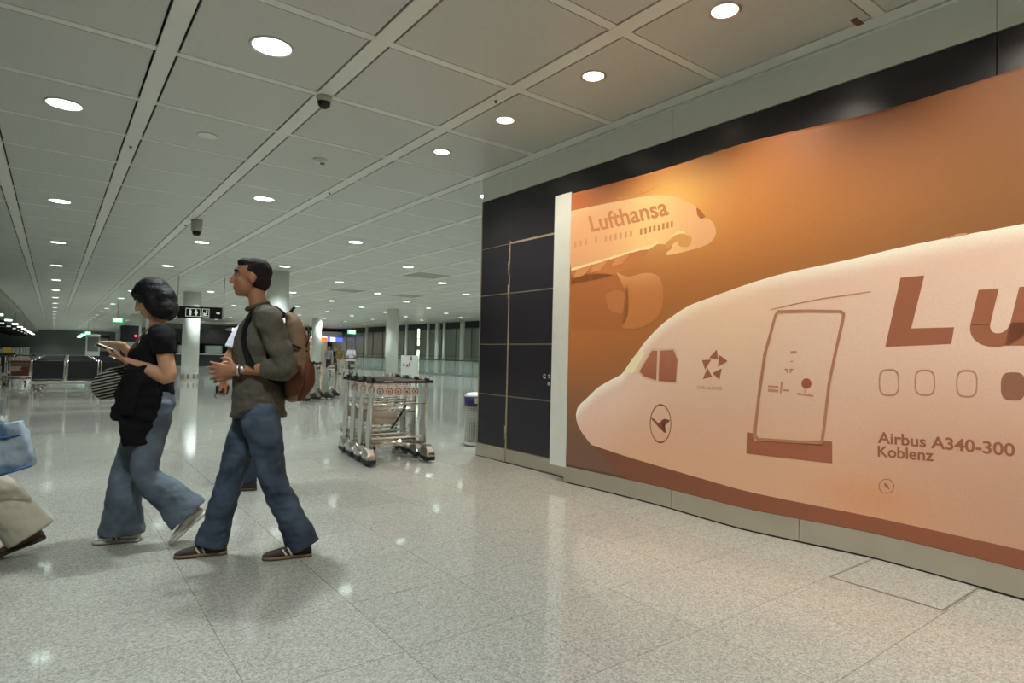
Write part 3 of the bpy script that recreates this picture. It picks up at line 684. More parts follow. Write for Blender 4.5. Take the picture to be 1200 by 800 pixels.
flatp(frame2(-.4, .02, -.13, .12), 'pictogram_border', sg); flatp(frame2(.06, .26, -.13, .12), 'pictogram_border', sg)
flatp([circ(.19, .06, .022), [(.1, -.06), (.2, .02), (.215, 0), (.15, -.06)], [(.1, -.08), (.13, -.08), (.13, 0), (.1, 0)], [(.1, -.09), (.22, -.09), (.22, -.07), (.1, -.07)]], 'baby_change_pictogram', sg)
flatp([[(.46, -.015), (.53, -.015), (.53, .015), (.46, .015)], [(.52, -.045), (.575, 0), (.52, .045)]], 'arrow', sg)

# ---------------------------------------------------------------- exit signs
def exit_sign(x, y, z, label, w=.42):
    t = empty('exit_sign', (x, y, z)); tag(t, label, 'sign', 'green emergency exit signs')
    MB().box(-w/2, w/2, -.04, .04, -w/4, w/4).build('light_box', 'exit_green', t)
    b = MB()
    for (a, c) in ((-.36, -.06), (.04, .36)): b.box(a*w, c*w, -.044, -.041, -.16*w, .17*w)
    b.build('pictogram', 'exit_white', t); MB().tube([(0, 0, w/4), (0, 0, C-z)], .012, 6).build('hanger_rod', 'mid_grey', t)
exit_sign(2.5, 35.6, 2.6, 'green lit exit sign hanging just left of the woman')
for k, (y, x) in enumerate(((73, 2.7), (86, 2.75), (97, 2.8), (105, 2.9))):
    exit_sign(x, y, 2.6, ORD[k]+' of the tiny green exit signs receding down the concourse', .5)
exit_sign(17.0, 41.5, 2.75, 'green lit exit sign near the glazed far side', .6)

# ---------------------------------------------------------------- luggage trolleys
def make_trolley():
    t = empty('luggage_trolley')
    for s in (-1, 1):
        x = .33*s
        MB().tube([(x, 0, .14), (x, 0, .9), (x, -.015, .94)], .0125, 10).build('upright', 'chrome', t, True)
        pl = [(.0, .16), (.0, .9), (.03, .88), (.10, .74), (.16, .56), (.19, .42), (.19, .30), (.16, .16)]
        b = MB(); b.prism(pl, lambda a, z, d: (x-.004+d, a, z), .008); b.build('side_plate', 'plate_grey', t)
        fin = [(-.05, .935), (-.045, .985), (-.01, 1.0), (.07, .955), (.075, .94), (.02, .93)]
        b = MB(); b.prism(fin, lambda a, z, d: (x-.02+d, a, z), .04); b.build('handle_end_cap', 'black_plastic', t, bevel=.006)
        # wheel pod: chrome hood over a rubber skirt
        xs = .355*s
        prof = [(-.14, .06), (-.15, .085), (-.125, .125), (-.06, .185), (0, .205), (.06, .185), (.1, .12), (.1, .06)]
        b = MB(); b.prism(prof, lambda a, z, d: (xs-.05+d, a, z), .1); b.build('wheel_hood', 'chrome', t, bevel=.028)
        sk = [(-.13, .022), (-.158, .045), (-.155, .08), (.105, .08), (.1, .022)]
        b = MB(); b.prism(sk, lambda a, z, d: (xs-.052+d, a, z), .104); b.build('bumper_skirt', 'black_rubber', t, bevel=.012)
        w = MB(); w.lathe([(0, -.02), (.062, -.02), (.066, 0), (.062, .02), (0, .02)], (xs, .03, .066), 18, 'x'); w.build('wheel', 'black_rubber', t, True)
        MB().tube([(.29*s, .02, .2), (.28*s, .5, .2), (.2*s, .95, .21), (.05*s, 1.02, .22)], .011, 8).build('deck_rail', 'chrome', t, True)
    MB().tube([(-.4, -.02, .945), (.4, -.02, .945)], .02, 12).build('handle_bar', 'black_plastic', t, True)
    MB().tube([(-.3, -.02, .9455), (.34, -.02, .9455)], .0205, 12).build('handle_grip', 'dark_ink', t, True)
    MB().box(-.2, -.1, -.042, -.038, .938, .952).build('handle_label', 'yellow', t)
    sp = MB().box(-.3, .24, -.008, .004, .78, .885).build('sign_plate', 'cream_plate', t, bevel=.004)
    for k in range(5):
        cx = -.235+.106*k; cz = .832
        b = MB(); b.tube([(cx+.036*math.cos(2*PI*q/20), -.0095, cz+.036*math.sin(2*PI*q/20)) for q in range(20)], .004, 6, True)
        b.build('prohibition_ring', 'red_ink' if k in (1, 2) else 'dark_ink', sp)
        b = MB(); b.box(cx-.012, cx-.004, -.011, -.008, cz-.02, cz+.014); b.box(cx+.004, cx+.013, -.011, -.008, cz-.02, cz+.006); b.box(cx-.012, cx+.013, -.011, -.008, cz-.006, cz+.001)
        b.build('pictogram', 'red_ink' if k in (1, 2) else 'dark_ink', sp)
    MB().tube([(-.33, 0, .69), (-.3, -.02, .685), (.3, -.02, .685), (.33, 0, .69)], .009, 8).build('cross_bar', 'chrome', t, True)
    MB().tube([(-.33, .0, .6), (.2, .0, .6)], .008, 8).build('cross_bar', 'chrome', t, True)
    bk = MB()
    for k in range(9): yy = .02+.028*k; bk.tube([(-.28, yy, .63), (.16, yy, .63)], .004, 5)
    for k in range(6): xx = -.28+.088*k; bk.tube([(xx, .02, .7), (xx, .02, .63), (xx, .245, .63), (xx, .245, .7)], .004, 5)
    bk.build('basket', 'chrome', t)
    mat('warm_grey', (186, 172, 158), .5); MB().box(-.29, .02, .1, .108, .44, .6).build('back_panel', 'warm_grey', t, bevel=.004)
    st = MB()
    n = 10; pts = [(.08-.17*(q/n)**1.3, .05, .67-.28*q/n) for q in range(n+1)]
    for (a, b_) in zip(pts, pts[1:]): st.box(0, 1, 0, 1, 0, 1, Matrix(((b_[0]-a[0], .035, 0, a[0]), (0, 0, .012, a[1]), (b_[2]-a[2], .012, 0, a[2]), (0, 0, 0, 1))))
    st.build('brake_strap', 'black_rubber', t)
    dk = MB()
    for k in range(8): yy = .06+.11*k; ww = .285-.02*max(0, k-4); dk.tube([(-ww, yy, .2), (ww, yy, .2)], .006, 6)
    for k in range(5): xx = -.2+.1*k; dk.tube([(xx, .04, .205), (xx, .92, .205)], .005, 6)
    dk.tube([(-.24, .1, .42), (-.24, .9, .22)], .006, 6); dk.tube([(.2, .1, .5), (.26, .6, .22)], .006, 6)
    dk.build('deck_grid', 'chrome', t)
    MB().tube([(-.33, 0, .245), (.33, 0, .235)], .015, 10).build('lower_bar', 'chrome', t, True)
    MB().tube([(-.3, .04, .29), (.3, .04, .29)], .01, 8).build('lower_bar', 'cream_plate', t, True)
    MB().tube([(0, .9, .2), (0, .93, .12)], .02, 8).build('caster_stem', 'steel', t)
    w = MB(); w.lathe([(0, -.018), (.055, -.018), (.06, 0), (.055, .018), (0, .018)], (0, .95, .06), 18, 'x'); w.build('front_caster', 'black_rubber', t, True)
    return t
tr = make_trolley()
ang = math.radians(-7)
names = ['nearest luggage trolley of the nested row, handle and pictogram plate in full view', 'second luggage trolley in the nested row', 'third luggage trolley in the nested row', 'rearmost luggage trolley of the nested row']
G1 = 'nested luggage trolleys by the wall end'
for k in range(4):
    o = tr if k == 0 else copy_tree(tr)
    o.location = (3.235+.045*k, 6.42+.345*k, 0); o.rotation_euler = (0, 0, ang); tag(o, names[k], 'trolley', G1)
far_t = [((5.35, 15.9), 62, 'luggage trolley parked just right of the backpack in the distance'), ((5.75, 16.3), 62, 'second distant luggage trolley behind the backpack'), ((6.25, 16.6), 55, 'third distant luggage trolley, nearest the white columns')]
for (p, a, lab) in far_t:
    o = copy_tree(tr); o.location = (*p, 0); o.rotation_euler = (0, 0, math.radians(a)); tag(o, lab, 'trolley', 'distant parked trolleys')
pt = copy_tree(tr); pt.location = (13.62, 33.3, 0); pt.rotation_euler = (0, 0, math.radians(160)); tag(pt, 'luggage trolley pushed by the distant person in white shirt', 'trolley')

# ---------------------------------------------------------------- litter bin
bn = empty('litter_bin', (4.83, 7.18, 0)); tag(bn, 'white perforated litter bin with blue rim at the wall end', 'bin')
R = .17
mb = MB(); n, rows = 40, 22
vv = [((R-.012*(1-q/rows))*math.cos(2*PI*k/n), (R-.012*(1-q/rows))*math.sin(2*PI*k/n), .05+.51*q/rows) for q in range(rows+1) for k in range(n)]
ff = [(q*n+k, q*n+(k+1) % n, (q+1)*n+(k+1) % n, (q+1)*n+k) for q in range(rows) for k in range(n)]
o = mb.add(vv, ff).build('perforated_drum', 'white_paint', bn); wf = o.modifiers.new('wire', 'WIREFRAME'); wf.thickness = .011; wf.use_even_offset = False
MB().lathe([(R-.03, .04), (R-.025, .56)], n=32).build('inner_liner', 'mid_grey', bn, True)
MB().lathe([(R-.02, 0), (R-.005, .01), (R-.005, .05), (R-.02, .055)], n=32).build('foot_ring', 'white_paint', bn, True)
MB().lathe([(R-.01, .56), (R+.008, .565), (R+.008, .68), (R-.004, .69)], n=32).build('rim_band', 'blue_band', bn, True)
MB().lathe([(R+.004, .685), (R+.01, .7), (R-.03, .735), (.09, .742), (.085, .70)], n=32).build('lid', 'white_paint', bn, True)
b = MB(); m = Matrix.Rotation(math.radians(-122), 4, 'Z'); b.box(R+.003, R+.011, -.035, .035, .6, .675, m); b.build('rim_label', 'white_paint', bn)

# ---------------------------------------------------------------- benches
def make_bench(nseat=4, pitch=.69):
    t = empty('waiting_bench'); Lh = nseat*pitch
    MB().box(0, Lh, -.04, .04, .33, .39).build('beam', 'steel', t, bevel=.006)
    for x in (.12, Lh/2, Lh-.12):
        b = MB(); b.tube([(x, 0, .34), (x, 0, .05)], .03, 10); b.tube([(x, -.3, .02), (x, -.1, .05), (x, .1, .05), (x, .3, .02)], .022, 8)
        b.build('leg', 'chrome', t, True)
    for k in range(nseat):
        x0, x1 = pitch*k+.05, pitch*(k+1)-.05
        prof = [(.05, .41), (.25, .40), (.5, .43), (.5, .455), (.25, .43), (.05, .44)]
        b = MB(); b.prism(prof, lambda a, z, d: (x0+d, a, z), x1-x0); b.build('seat', 'seat_black', t, bevel=.006)
        prof = [(.03, .45), (-.02, .6), (-.09, .9), (-.065, .905), (.005, .6), (.06, .46)]
        b = MB(); b.prism(prof, lambda a, z, d: (x0+d, a, z), x1-x0); b.build('backrest', 'seat_black', t, bevel=.006)
        for x in (x0-.018, x1+.018):
            b = MB(); b.tube([(x, .5, .44), (x, .25, .42), (x, .04, .44), (x, -.02, .6), (x, -.085, .91)], .016, 8); b.build('side_frame', 'chrome', t, True)
            b = MB(); b.tube([(x, -.03, .64), (x, .1, .64), (x, .4, .64), (x, .44, .6), (x, .44, .44)], .013, 8); b.build('armrest', 'chrome', t, True)
    return t
bn0 = make_bench(); firstb = True
for k in range(7):
    for (x, side) in ((-.42, 'right of the aisle'), (-3.95, 'left of the aisle')):
        o = bn0 if firstb else copy_tree(bn0); firstb = False
        o.location = (x+.03*k, 18.6+1.75*k, 0)
        tag(o, 'black and chrome waiting bench, %s row from the front, %s' % (ORD[k], side), 'bench', 'black waiting benches on the left')

# ---------------------------------------------------------------- notice board
nb = empty('notice_board', (13.1, 25.1, 0), math.radians(-28)); tag(nb, 'freestanding white notice board with red pictograms behind the trolleys', 'board')
MB().box(-.38, .14, -.02, .02, .3, 1.2).build('panel', 'white_paint', nb, bevel=.004); MB().box(.1, .42, -.05, .03, 0, 1.2).build('upright_box', 'white_paint', nb, bevel=.004)
MB().box(-.36, -.3, -.015, .015, 0, .3).build('foot', 'steel', nb)
for (x, z, h) in ((-.28, .7, .14), (-.12, .68, .12), (-.02, .72, .14), (.05, .98, .18)):
    b = MB(); b.box(x, x+.06, -.053, -.021, z, z+h); b.box(x-.02, x+.02, -.053, -.021, z, z+h*.4); b.build('red_pictogram', 'red_ink', nb)

# ---------------------------------------------------------------- glass balustrade
bal = empty('glass_balustrade', (19.8, 22, 0)); tag(bal, 'glass balustrade with dark handrail before the glazed facade', 'balustrade')
for k in range(16):
    y = 2.0*k; MB().box(-.008, .008, y+.03, y+1.97, .08, .88).build('glass_panel', 'glass', bal)
    MB().box(-.02, .02, y-.02, y+.02, 0, .9).build('post', 'steel', bal)
MB().tube([(0, 0, .93), (0, 32, .93)], .035, 10).build('handrail', 'dark_wall', bal, True)
MB().box(-.06, .06, 0, 32, 0, .08).build('kerb', 'mid_grey', bal)

# ---------------------------------------------------------------- glazed facade on the far right
fac = MB().box(XR-.02, XR+.2, 6.5, YF, 0, C+.2).build('wall_glazed', 'mid_grey', kind='structure')
for k in range(28):
    y = 6.6+1.98*k
    for (z0, z1) in ((.1, 1.15), (1.2, 3.1)): MB().box(XR-.06, XR-.04, y+.04, y+1.94, z0, z1).build('pane', 'night_glass', fac)
    MB().box(XR-.1, XR-.03, y-.03, y+.03, 0, 3.2).build('mullion', 'mid_grey', fac)
MB().box(XR-.1, XR-.03, 6.5, YF, 1.14, 1.21).build('transom', 'mid_grey', fac)
MB().box(XR-.55, XR-.02, 6.5, YF, 3.12, C+.1).build('trim_1', 'dark_wall', kind='structure')
for (y, r, lab) in ((37.9, .1, 'slim facade post left of the thick one'), (36.6, .16, 'thick round facade column between slim posts'), (35.7, .1, 'slim facade post right of the thick one'), (33.4, .15, 'round facade column nearest the navy wall'), (41.2, .1, 'slim facade post left of the light strip'), (44.5, .16, 'round facade column beside the white column'), (48.5, .12, 'farthest slim facade post')):
    t = empty('facade_post', (21.2, y, 0)); tag(t, lab, 'column', 'posts before the glazed facade')
    MB().lathe([(r, .06), (r, C-.002)], n=20).build('shaft', 'column_white', t, True); MB().lathe([(r+.03, 0), (r+.03, .05), (r, .062)], n=20).build('base_ring', 'steel', t, True)
ls = empty('light_strip', (20.6, 38.2, 0)); tag(ls, 'tall bright vertical light strip by the glazed facade', 'light')
MB().box(-.09, .09, .03, .07, 0, 3.1).build('mount', 'mid_grey', ls)
for (z0, z1) in ((.1, .75), (.85, 1.55), (1.9, 2.3), (2.4, 3.05)): MB().box(-.07, .07, -.02, .02, z0, z1).build('tube', 'neon', ls)

# ---------------------------------------------------------------- shop at the far end of the hall
shop = empty('shop_front', (17.5, 56, 0)); tag(shop, 'distant lit shop with orange and blue sign behind the columns', 'shop')
MB().box(-5, 4.5, 0, 4, 2.7, 3.2).build('fascia', 'plaster', shop); MB().box(-5, 4.5, 3.9, 4, 0, 2.7).build('back_wall', 'plaster', shop)
MB().box(1.6, 3.05, -.1, 0, 2.25, 2.65).build('sign_section', 'sign_orange', shop); MB().box(3.05, 3.3, -.12, 0, 2.25, 2.7).build('sign_section', 'sign_blue', shop)
MB().box(3.3, 3.8, -.1, 0, 2.25, 2.65).build('sign_section', 'sign_cream', shop); MB().box(3.8, 4.5, -.1, 0, 2.25, 2.65).build('sign_section', 'sign_blue', shop)
MB().box(2.1, 2.5, -.05, 0, .2, 2.0).build('poster', 'yellow', shop)
mat('shop_fill_glow', (255, 244, 225), .5, emit=7)  # glowing panels added under the fascia to brighten the dark shop interior
for x in (-4, -1.5, 1, 3.2): MB().box(x-.6, x+.6, 1.2, 1.5, 2.66, 2.70).build('fill_panel', 'shop_fill_glow', shop); MB().box(x-.6, x+.6, 3.0, 3.3, 2.66, 2.70).build('fill_panel', 'shop_fill_glow', shop)
mat('goods_a', (200, 150, 110), .6, emit=.35); mat('goods_b', (190, 90, 60), .6, emit=.3); mat('goods_c', (215, 190, 160), .6, emit=.5)  # packets glow faintly, their lit look is put into the material
for k in range(4):
    sh = MB().box(-1.2, 1.7, .2, .7, .4+.5*k, .44+.5*k).build('shelf', 'mid_grey', shop)
    for q in range(9): MB().box(-1.1+.31*q, -.9+.31*q, .25, .5, .44+.5*k, .64+.5*k+.1*random.random()).build('packet', random.choice(['goods_a', 'goods_b', 'goods_c']), sh)

# ---------------------------------------------------------------- dark service counter behind the restroom sign
sc = empty('service_counter', (8.5, 50, 0)); tag(sc, 'long dark service counter with glazed screens behind the restroom sign', 'counter')
MB().box(-3.4, 3.4, 0, .7, 0, .85).build('counter_front', 'dark_wall', sc); MB().box(-3.5, 3.5, -.08, .75, .85, .92).build('counter_top', 'plate_grey', sc, bevel=.01)
MB().box(-4.5, 3.8, .9, 3.5, 1.7, 2.75).build('canopy', 'black_plastic', sc); MB().box(-4.5, 3.8, 3.4, 3.5, 0, 1.7).build('back_wall', 'dark_wall', sc)
for x in (-2.9, -1.2, .6, 2.2):
    p = MB().box(x, x+1.2, .2, .25, .95, 1.55).build('screen_frame', 'mid_grey', sc); MB().box(x+.08, x+1.12, .17, .2, 1.02, 1.48).build('screen_glass', 'night_glass', p)
MB().box(-2.8, -2.4, .3, .5, 1.56, 1.72).build('document_box', 'white_paint', sc)
kk = empty('kiosk', (3.55, 42.0, 0)); tag(kk, 'tall dark kiosk with small red lamp left of the woman', 'kiosk')
MB().box(-.45, .45, -.3, .3, 0, 2.55).build('cabinet', 'black_plastic', kk, bevel=.02); MB().lathe([(.07, 0), (.05, -.04), (0, -.05)], (.3, -.3, 1.95), 12, 'y').build('red_lamp', 'red_lamp', kk, True)
MB().box(-.35, .3, -.31, -.3, 1.0, 1.6).build('screen', 'night_glass', kk)

mat('strip_lamp', (235, 255, 240), .5, emit=3.5)
# ---------------------------------------------------------------- far left: gate counters with lit fascia, and bulkhead
MB().box(XL, -1.75, 12.0, CON, C-.32, C-.02).build('trim_2', 'ceil_vent', kind='structure')
for k in range(9):
    y = 34+7*k; t = empty('gate_counter', (-2.6, y, 0)); tag(t, '%s gate counter along the far left, counted from the front' % ORD[k], 'counter', 'gate counters on the left')
    MB().box(-1.6, .4, -.4, .4, 0, 1.05).build('desk', 'plate_grey', t, bevel=.02); MB().box(-1.7, .5, -.5, .5, 1.05, 1.1).build('desk_top', 'dark_wall', t)
    MB().box(-1.6, .3, -.08, .08, 2.35, 2.75).build('sign_box', 'sign_black', t); MB().tube([(-.6, 0, 2.75), (-.6, 0, C-.33)], .02, 6).build('hanger_rod', 'mid_grey', t)
    MB().box(-1.5, .2, -.09, -.08, 2.5, 2.6).build('lit_strip', 'sign_white', t)
    MB().box(.55, .85, -.05, .05, 2.5, 2.58).build('fascia_lamp', 'strip_lamp', t); MB().tube([(.7, 0, 2.62), (.7, 0, C-.33 if False else C)], .015, 6).build('lamp_rod', 'mid_grey', t)
mat('red_luggage', (120, 62, 48), .6); mat('yellow_goods', (196, 160, 60), .6)
def suitcase(x, y, w, h, m, lab, z=0):
    t = empty('suitcase', (x, y, z), random.uniform(-.1, .1)); tag(t, lab, 'suitcase')
    MB().box(-w/2, w/2, -.13, .13, .05, h).build('shell', m, t, bevel=.03)
    for sx in (-1, 1): MB().lathe([(0, -.02), (.03, -.02), (.03, .02), (0, .02)], (sx*w*.38, 0, .03), 10, 'x').build('wheel', 'black_rubber', t)
    MB().tube([(-.1, 0, h), (-.1, 0, h+.2), (.1, 0, h+.2), (.1, 0, h)], .01, 6).build('handle', 'chrome', t)
o = copy_tree(tr); o.location = (-.8, 24.4, 0); tag(o, 'luggage trolley loaded with a red suitcase in the bench aisle', 'trolley')
suitcase(-.8, 24.9, .46, .62, 'red_luggage', 'dull red suitcase lying on a trolley between the benches', .21)
for (x, y, w_, h_, m_, lab) in ((2.45, 57, .9, 2.2, 'white_paint', 'white information pillar far down the concourse, nearest of three'), (2.75, 66, .8, 2.3, 'cream_plate', 'cream information pillar far down the concourse, middle of three'), (3.35, 62, 1.0, 2.2, 'black_plastic', 'black information pillar far down the concourse, right of the white one')):
    t = empty('information_pillar', (x, y, 0)); tag(t, lab, 'pillar')
    MB().box(-w_/2, w_/2, -.15, .15, .1, h_).build('panel', m_, t, bevel=.02); MB().box(-w_/2-.05, w_/2+.05, -.25, .25, 0, .1).build('foot', 'steel', t); MB().box(-w_/2+.1, w_/2-.1, -.16, -.15, .9, h_-.2).build('poster', 'mid_grey', t)
lw = empty('shelf_display', (-2.7, 31.6, 0)); tag(lw, 'low display shelf with yellow goods beyond the benches', 'shelf')
MB().box(-1.5, 1.5, -.2, .2, 0, .95).build('stand', 'dark_wall', lw)
for k in range(8): MB().box(-1.4+.36*k, -1.15+.36*k, -.18, .1, .95, 1.1+.1*random.random()).build('yellow_box', 'yellow_goods', lw)
# ---------------------------------------------------------------- people
def cloth(name, rgb, var=.12, scale=14, rough=.85, bump=.25, bscale=220): return mat(name, rgb, rough, 0, var, scale, bump, bscale, spec=.2)
V = Vector
def chain(mb, pts, radii, ref=(0, 1, 0), n=14, sub=4, cap=True):
    pts = [V(p) for p in pts]; R = [r if isinstance(r, (tuple, list)) else (r, r) for r in radii]
    P_, Q = [], []
    for i in range(len(pts)-1):
        p0, p1, p2, p3 = pts[max(i-1, 0)], pts[i], pts[i+1], pts[min(i+2, len(pts)-1)]
        for k in range(sub):
            t = k/sub
            P_.append(.5*(2*p1+(p2-p0)*t+(2*p0-5*p1+4*p2-p3)*t*t+(3*p1-p0-3*p2+p3)*t**3))
            s_ = t*t*(3-2*t); Q.append((R[i][0]*(1-s_)+R[i+1][0]*s_, R[i][1]*(1-s_)+R[i+1][1]*s_))
    P_.append(pts[-1]); Q.append(R[-1])
    ref = V(ref)
    T = [(P_[min(i+1, len(P_)-1)]-P_[max(i-1, 0)]).normalized() for i in range(len(P_))]
    if cap:
        for end in (0, 1):
            i = -1 if end else 0; d = T[i]*(1 if end else -1); r = min(Q[i]); b = P_[i].copy(); q0 = Q[i]
            for a in (.5, .8, .97):
                q = math.sqrt(1-a*a); np_, nq = b+d*r*a, (q0[0]*q, q0[1]*q)
                if end: P_.append(np_); Q.append(nq); T.append(T[-1])
                else: P_.insert(0, np_); Q.insert(0, nq); T.insert(0, T[0])
    v = []; f = []
    for p, q, t in zip(P_, Q, T):
        a = ref-t*ref.dot(t)
        if a.length < 1e-3: a = V((1, 0, 0))-t*t.x
        a.normalize(); b = t.cross(a)
        v += [p+a*q[0]*math.cos(2*PI*k/n)+b*q[1]*math.sin(2*PI*k/n) for k in range(n)]
    N = len(P_)
    for i in range(N-1):
        for k in range(n): f.append((i*n+k, i*n+(k+1) % n, (i+1)*n+(k+1) % n, (i+1)*n+k))
    f += [tuple(range(n-1, -1, -1)), tuple(range((N-1)*n, N*n))]
    return mb.add(v, f)
def ell(mb, c, r, m=None, nu=16, nv=10):
    v = []; f = []
    for j in range(nv+1):
        th = PI*j/nv
        for k in range(nu):
            a = 2*PI*k/nu; p = V((r[0]*math.sin(th)*math.cos(a), r[1]*math.sin(th)*math.sin(a), r[2]*math.cos(th)))
            v.append((m @ (V(c)+p)) if m else V(c)+p)
    for j in range(nv):
        for k in range(nu): f.append((j*nu+k, (j+1)*nu+k, (j+1)*nu+(k+1) % nu, j*nu+(k+1) % nu))
    return mb.add(v, f)
def skinned(mb, name, m, parent, vox=.009, smooth=4, wr=0, wf=9, warp=None, kind=None):
    me = mb.mesh(name+'_raw'); o = bpy.data.objects.new(name, me); COL.objects.link(o)
    r = o.modifiers.new('r', 'REMESH'); r.mode = 'VOXEL'; r.voxel_size = vox; r.use_smooth_shade = True
    s_ = o.modifiers.new('s', 'SMOOTH'); s_.factor = .5; s_.iterations = smooth
    dg = bpy.context.evaluated_depsgraph_get(); ne = bpy.data.meshes.new_from_object(o.evaluated_get(dg))
    bpy.data.objects.remove(o); bpy.data.meshes.remove(me); ne.name = name
    if wr or warp:
        nrm = [v.normal.copy() for v in ne.vertices]
        for v, nn_ in zip(ne.vertices, nrm):
            c = v.co.copy()
            if wr:
                a = noise.noise(V((c.x*wf, c.y*wf, c.z*wf*1.6)))+.6*noise.noise(V((c.x*wf*2.3+5, c.y*wf*2.3, c.z*wf*3.2)))
                v.co = c+nn_*a*wr
            if warp: v.co = warp(v.co)
    ne.shade_smooth(); ne.materials.clear()
    return link(name, ne, m, parent)
def hand(mb, w, d, nrm, thumb, curl=.35, spread=.12, k=1.0):
    d = V(d).normalized(); nrm = V(nrm); nrm = (nrm-d*nrm.dot(d)).normalized(); t = nrm.cross(d)*thumb  # toward the thumb side
    w = V(w); kn = w+d*.085*k
    chain(mb, [w-d*.02, w+d*.03*k, kn], [(.024*k, .02*k), (.036*k, .016*k), (.041*k, .013*k)], t, 12, 3)
    for i, (o_, L) in enumerate(((.030, .070), (.011, .080), (-.009, .074), (-.028, .058))):
        b = kn+t*o_*k-d*.012; dd = (d+t*spread*(o_/.03)).normalized(); p = [b]; ang_ = 0
        for q, fr in enumerate((.45, .3, .25)):
            ang_ += curl*(.5 if q == 0 else 1.0)
            p.append(p[-1]+(dd*math.cos(ang_)+nrm*math.sin(ang_))*L*fr*k*1.05)
        chain(mb, p, [.0095*k, .009*k, .0085*k, .0072*k], t, 8, 2)
    b = w+t*.026*k+d*.018*k
    p = [b, b+(t*.8+d*.55+nrm*.35).normalized()*.04*k]; p.append(p[-1]+(t*.25+d*.9+nrm*.45).normalized()*.03*k); p.append(p[-1]+(d*.95+nrm*.3-t*.1).normalized()*.025*k)
    chain(mb, p, [.014*k, .011*k, .0098*k, .008*k], nrm, 8, 2)
def shoe(parent, heel, yaw, pitch, L, up_m, sole_m, stripe_m=None, side=1, name='shoe'):
    m = Matrix.Translation(heel) @ Matrix.Rotation(yaw, 4, 'Z') @ Matrix.Translation((L*.72, 0, 0)) @ Matrix.Rotation(pitch, 4, 'Y') @ Matrix.Translation((-L*.72, 0, 0))
    st = [(0, .026, .05), (.04, .036, .085), (.12, .039, .1), (.3, .038, .095), (.42, .038, .085), (.55, .041, .066), (.72, .046, .052), (.87, .042, .042), (.96, .03, .034), (1, .012, .024)]
    def loft(z0, top, grow, nm, mt, par):
        v = []; f = []; n = 14
        for (u, w_, h) in st:
            hh = h if top else .024; ww = w_*(1+grow)
            for k in range(n):
                a = 2*PI*k/n; c, s_ = math.cos(a), math.sin(a)
                e = .55
                yy = ww*math.copysign(abs(c)**e, c); zz = z0+(hh-z0)*(.5+.5*math.copysign(abs(s_)**(.8 if top else .3), s_))
                v.append(m @ V((u*L+(grow*.03 if u > .5 else -grow*.03), yy, zz)))
        for i in range(len(st)-1):
            for k in range(n): f.append((i*n+k, i*n+(k+1) % n, (i+1)*n+(k+1) % n, (i+1)*n+k))
        f += [tuple(range(n)), tuple(range((len(st)-1)*n, len(st)*n))]
        return MB().add(v, f).build(nm, mt, par, True)
    s_ = loft(.016, True, 0, name, up_m, parent); loft(0, False, .06, 'sole', sole_m, s_)
    if stripe_m:
        for sgn in (-1, 1):
            for q in range(2):
                a, b = (.42+.1*q, .028), (.5+.1*q, .072-.012*q)
                MB().tube([m @ V((a[0]*L, sgn*.0405, a[1])), m @ V(((a[0]+b[0])/2*L, sgn*.041, (a[1]+b[1])/2)), m @ V((b[0]*L, sgn*.030, b[1]))], .0055, 6).build('stripe', stripe_m, s_)
    return s_
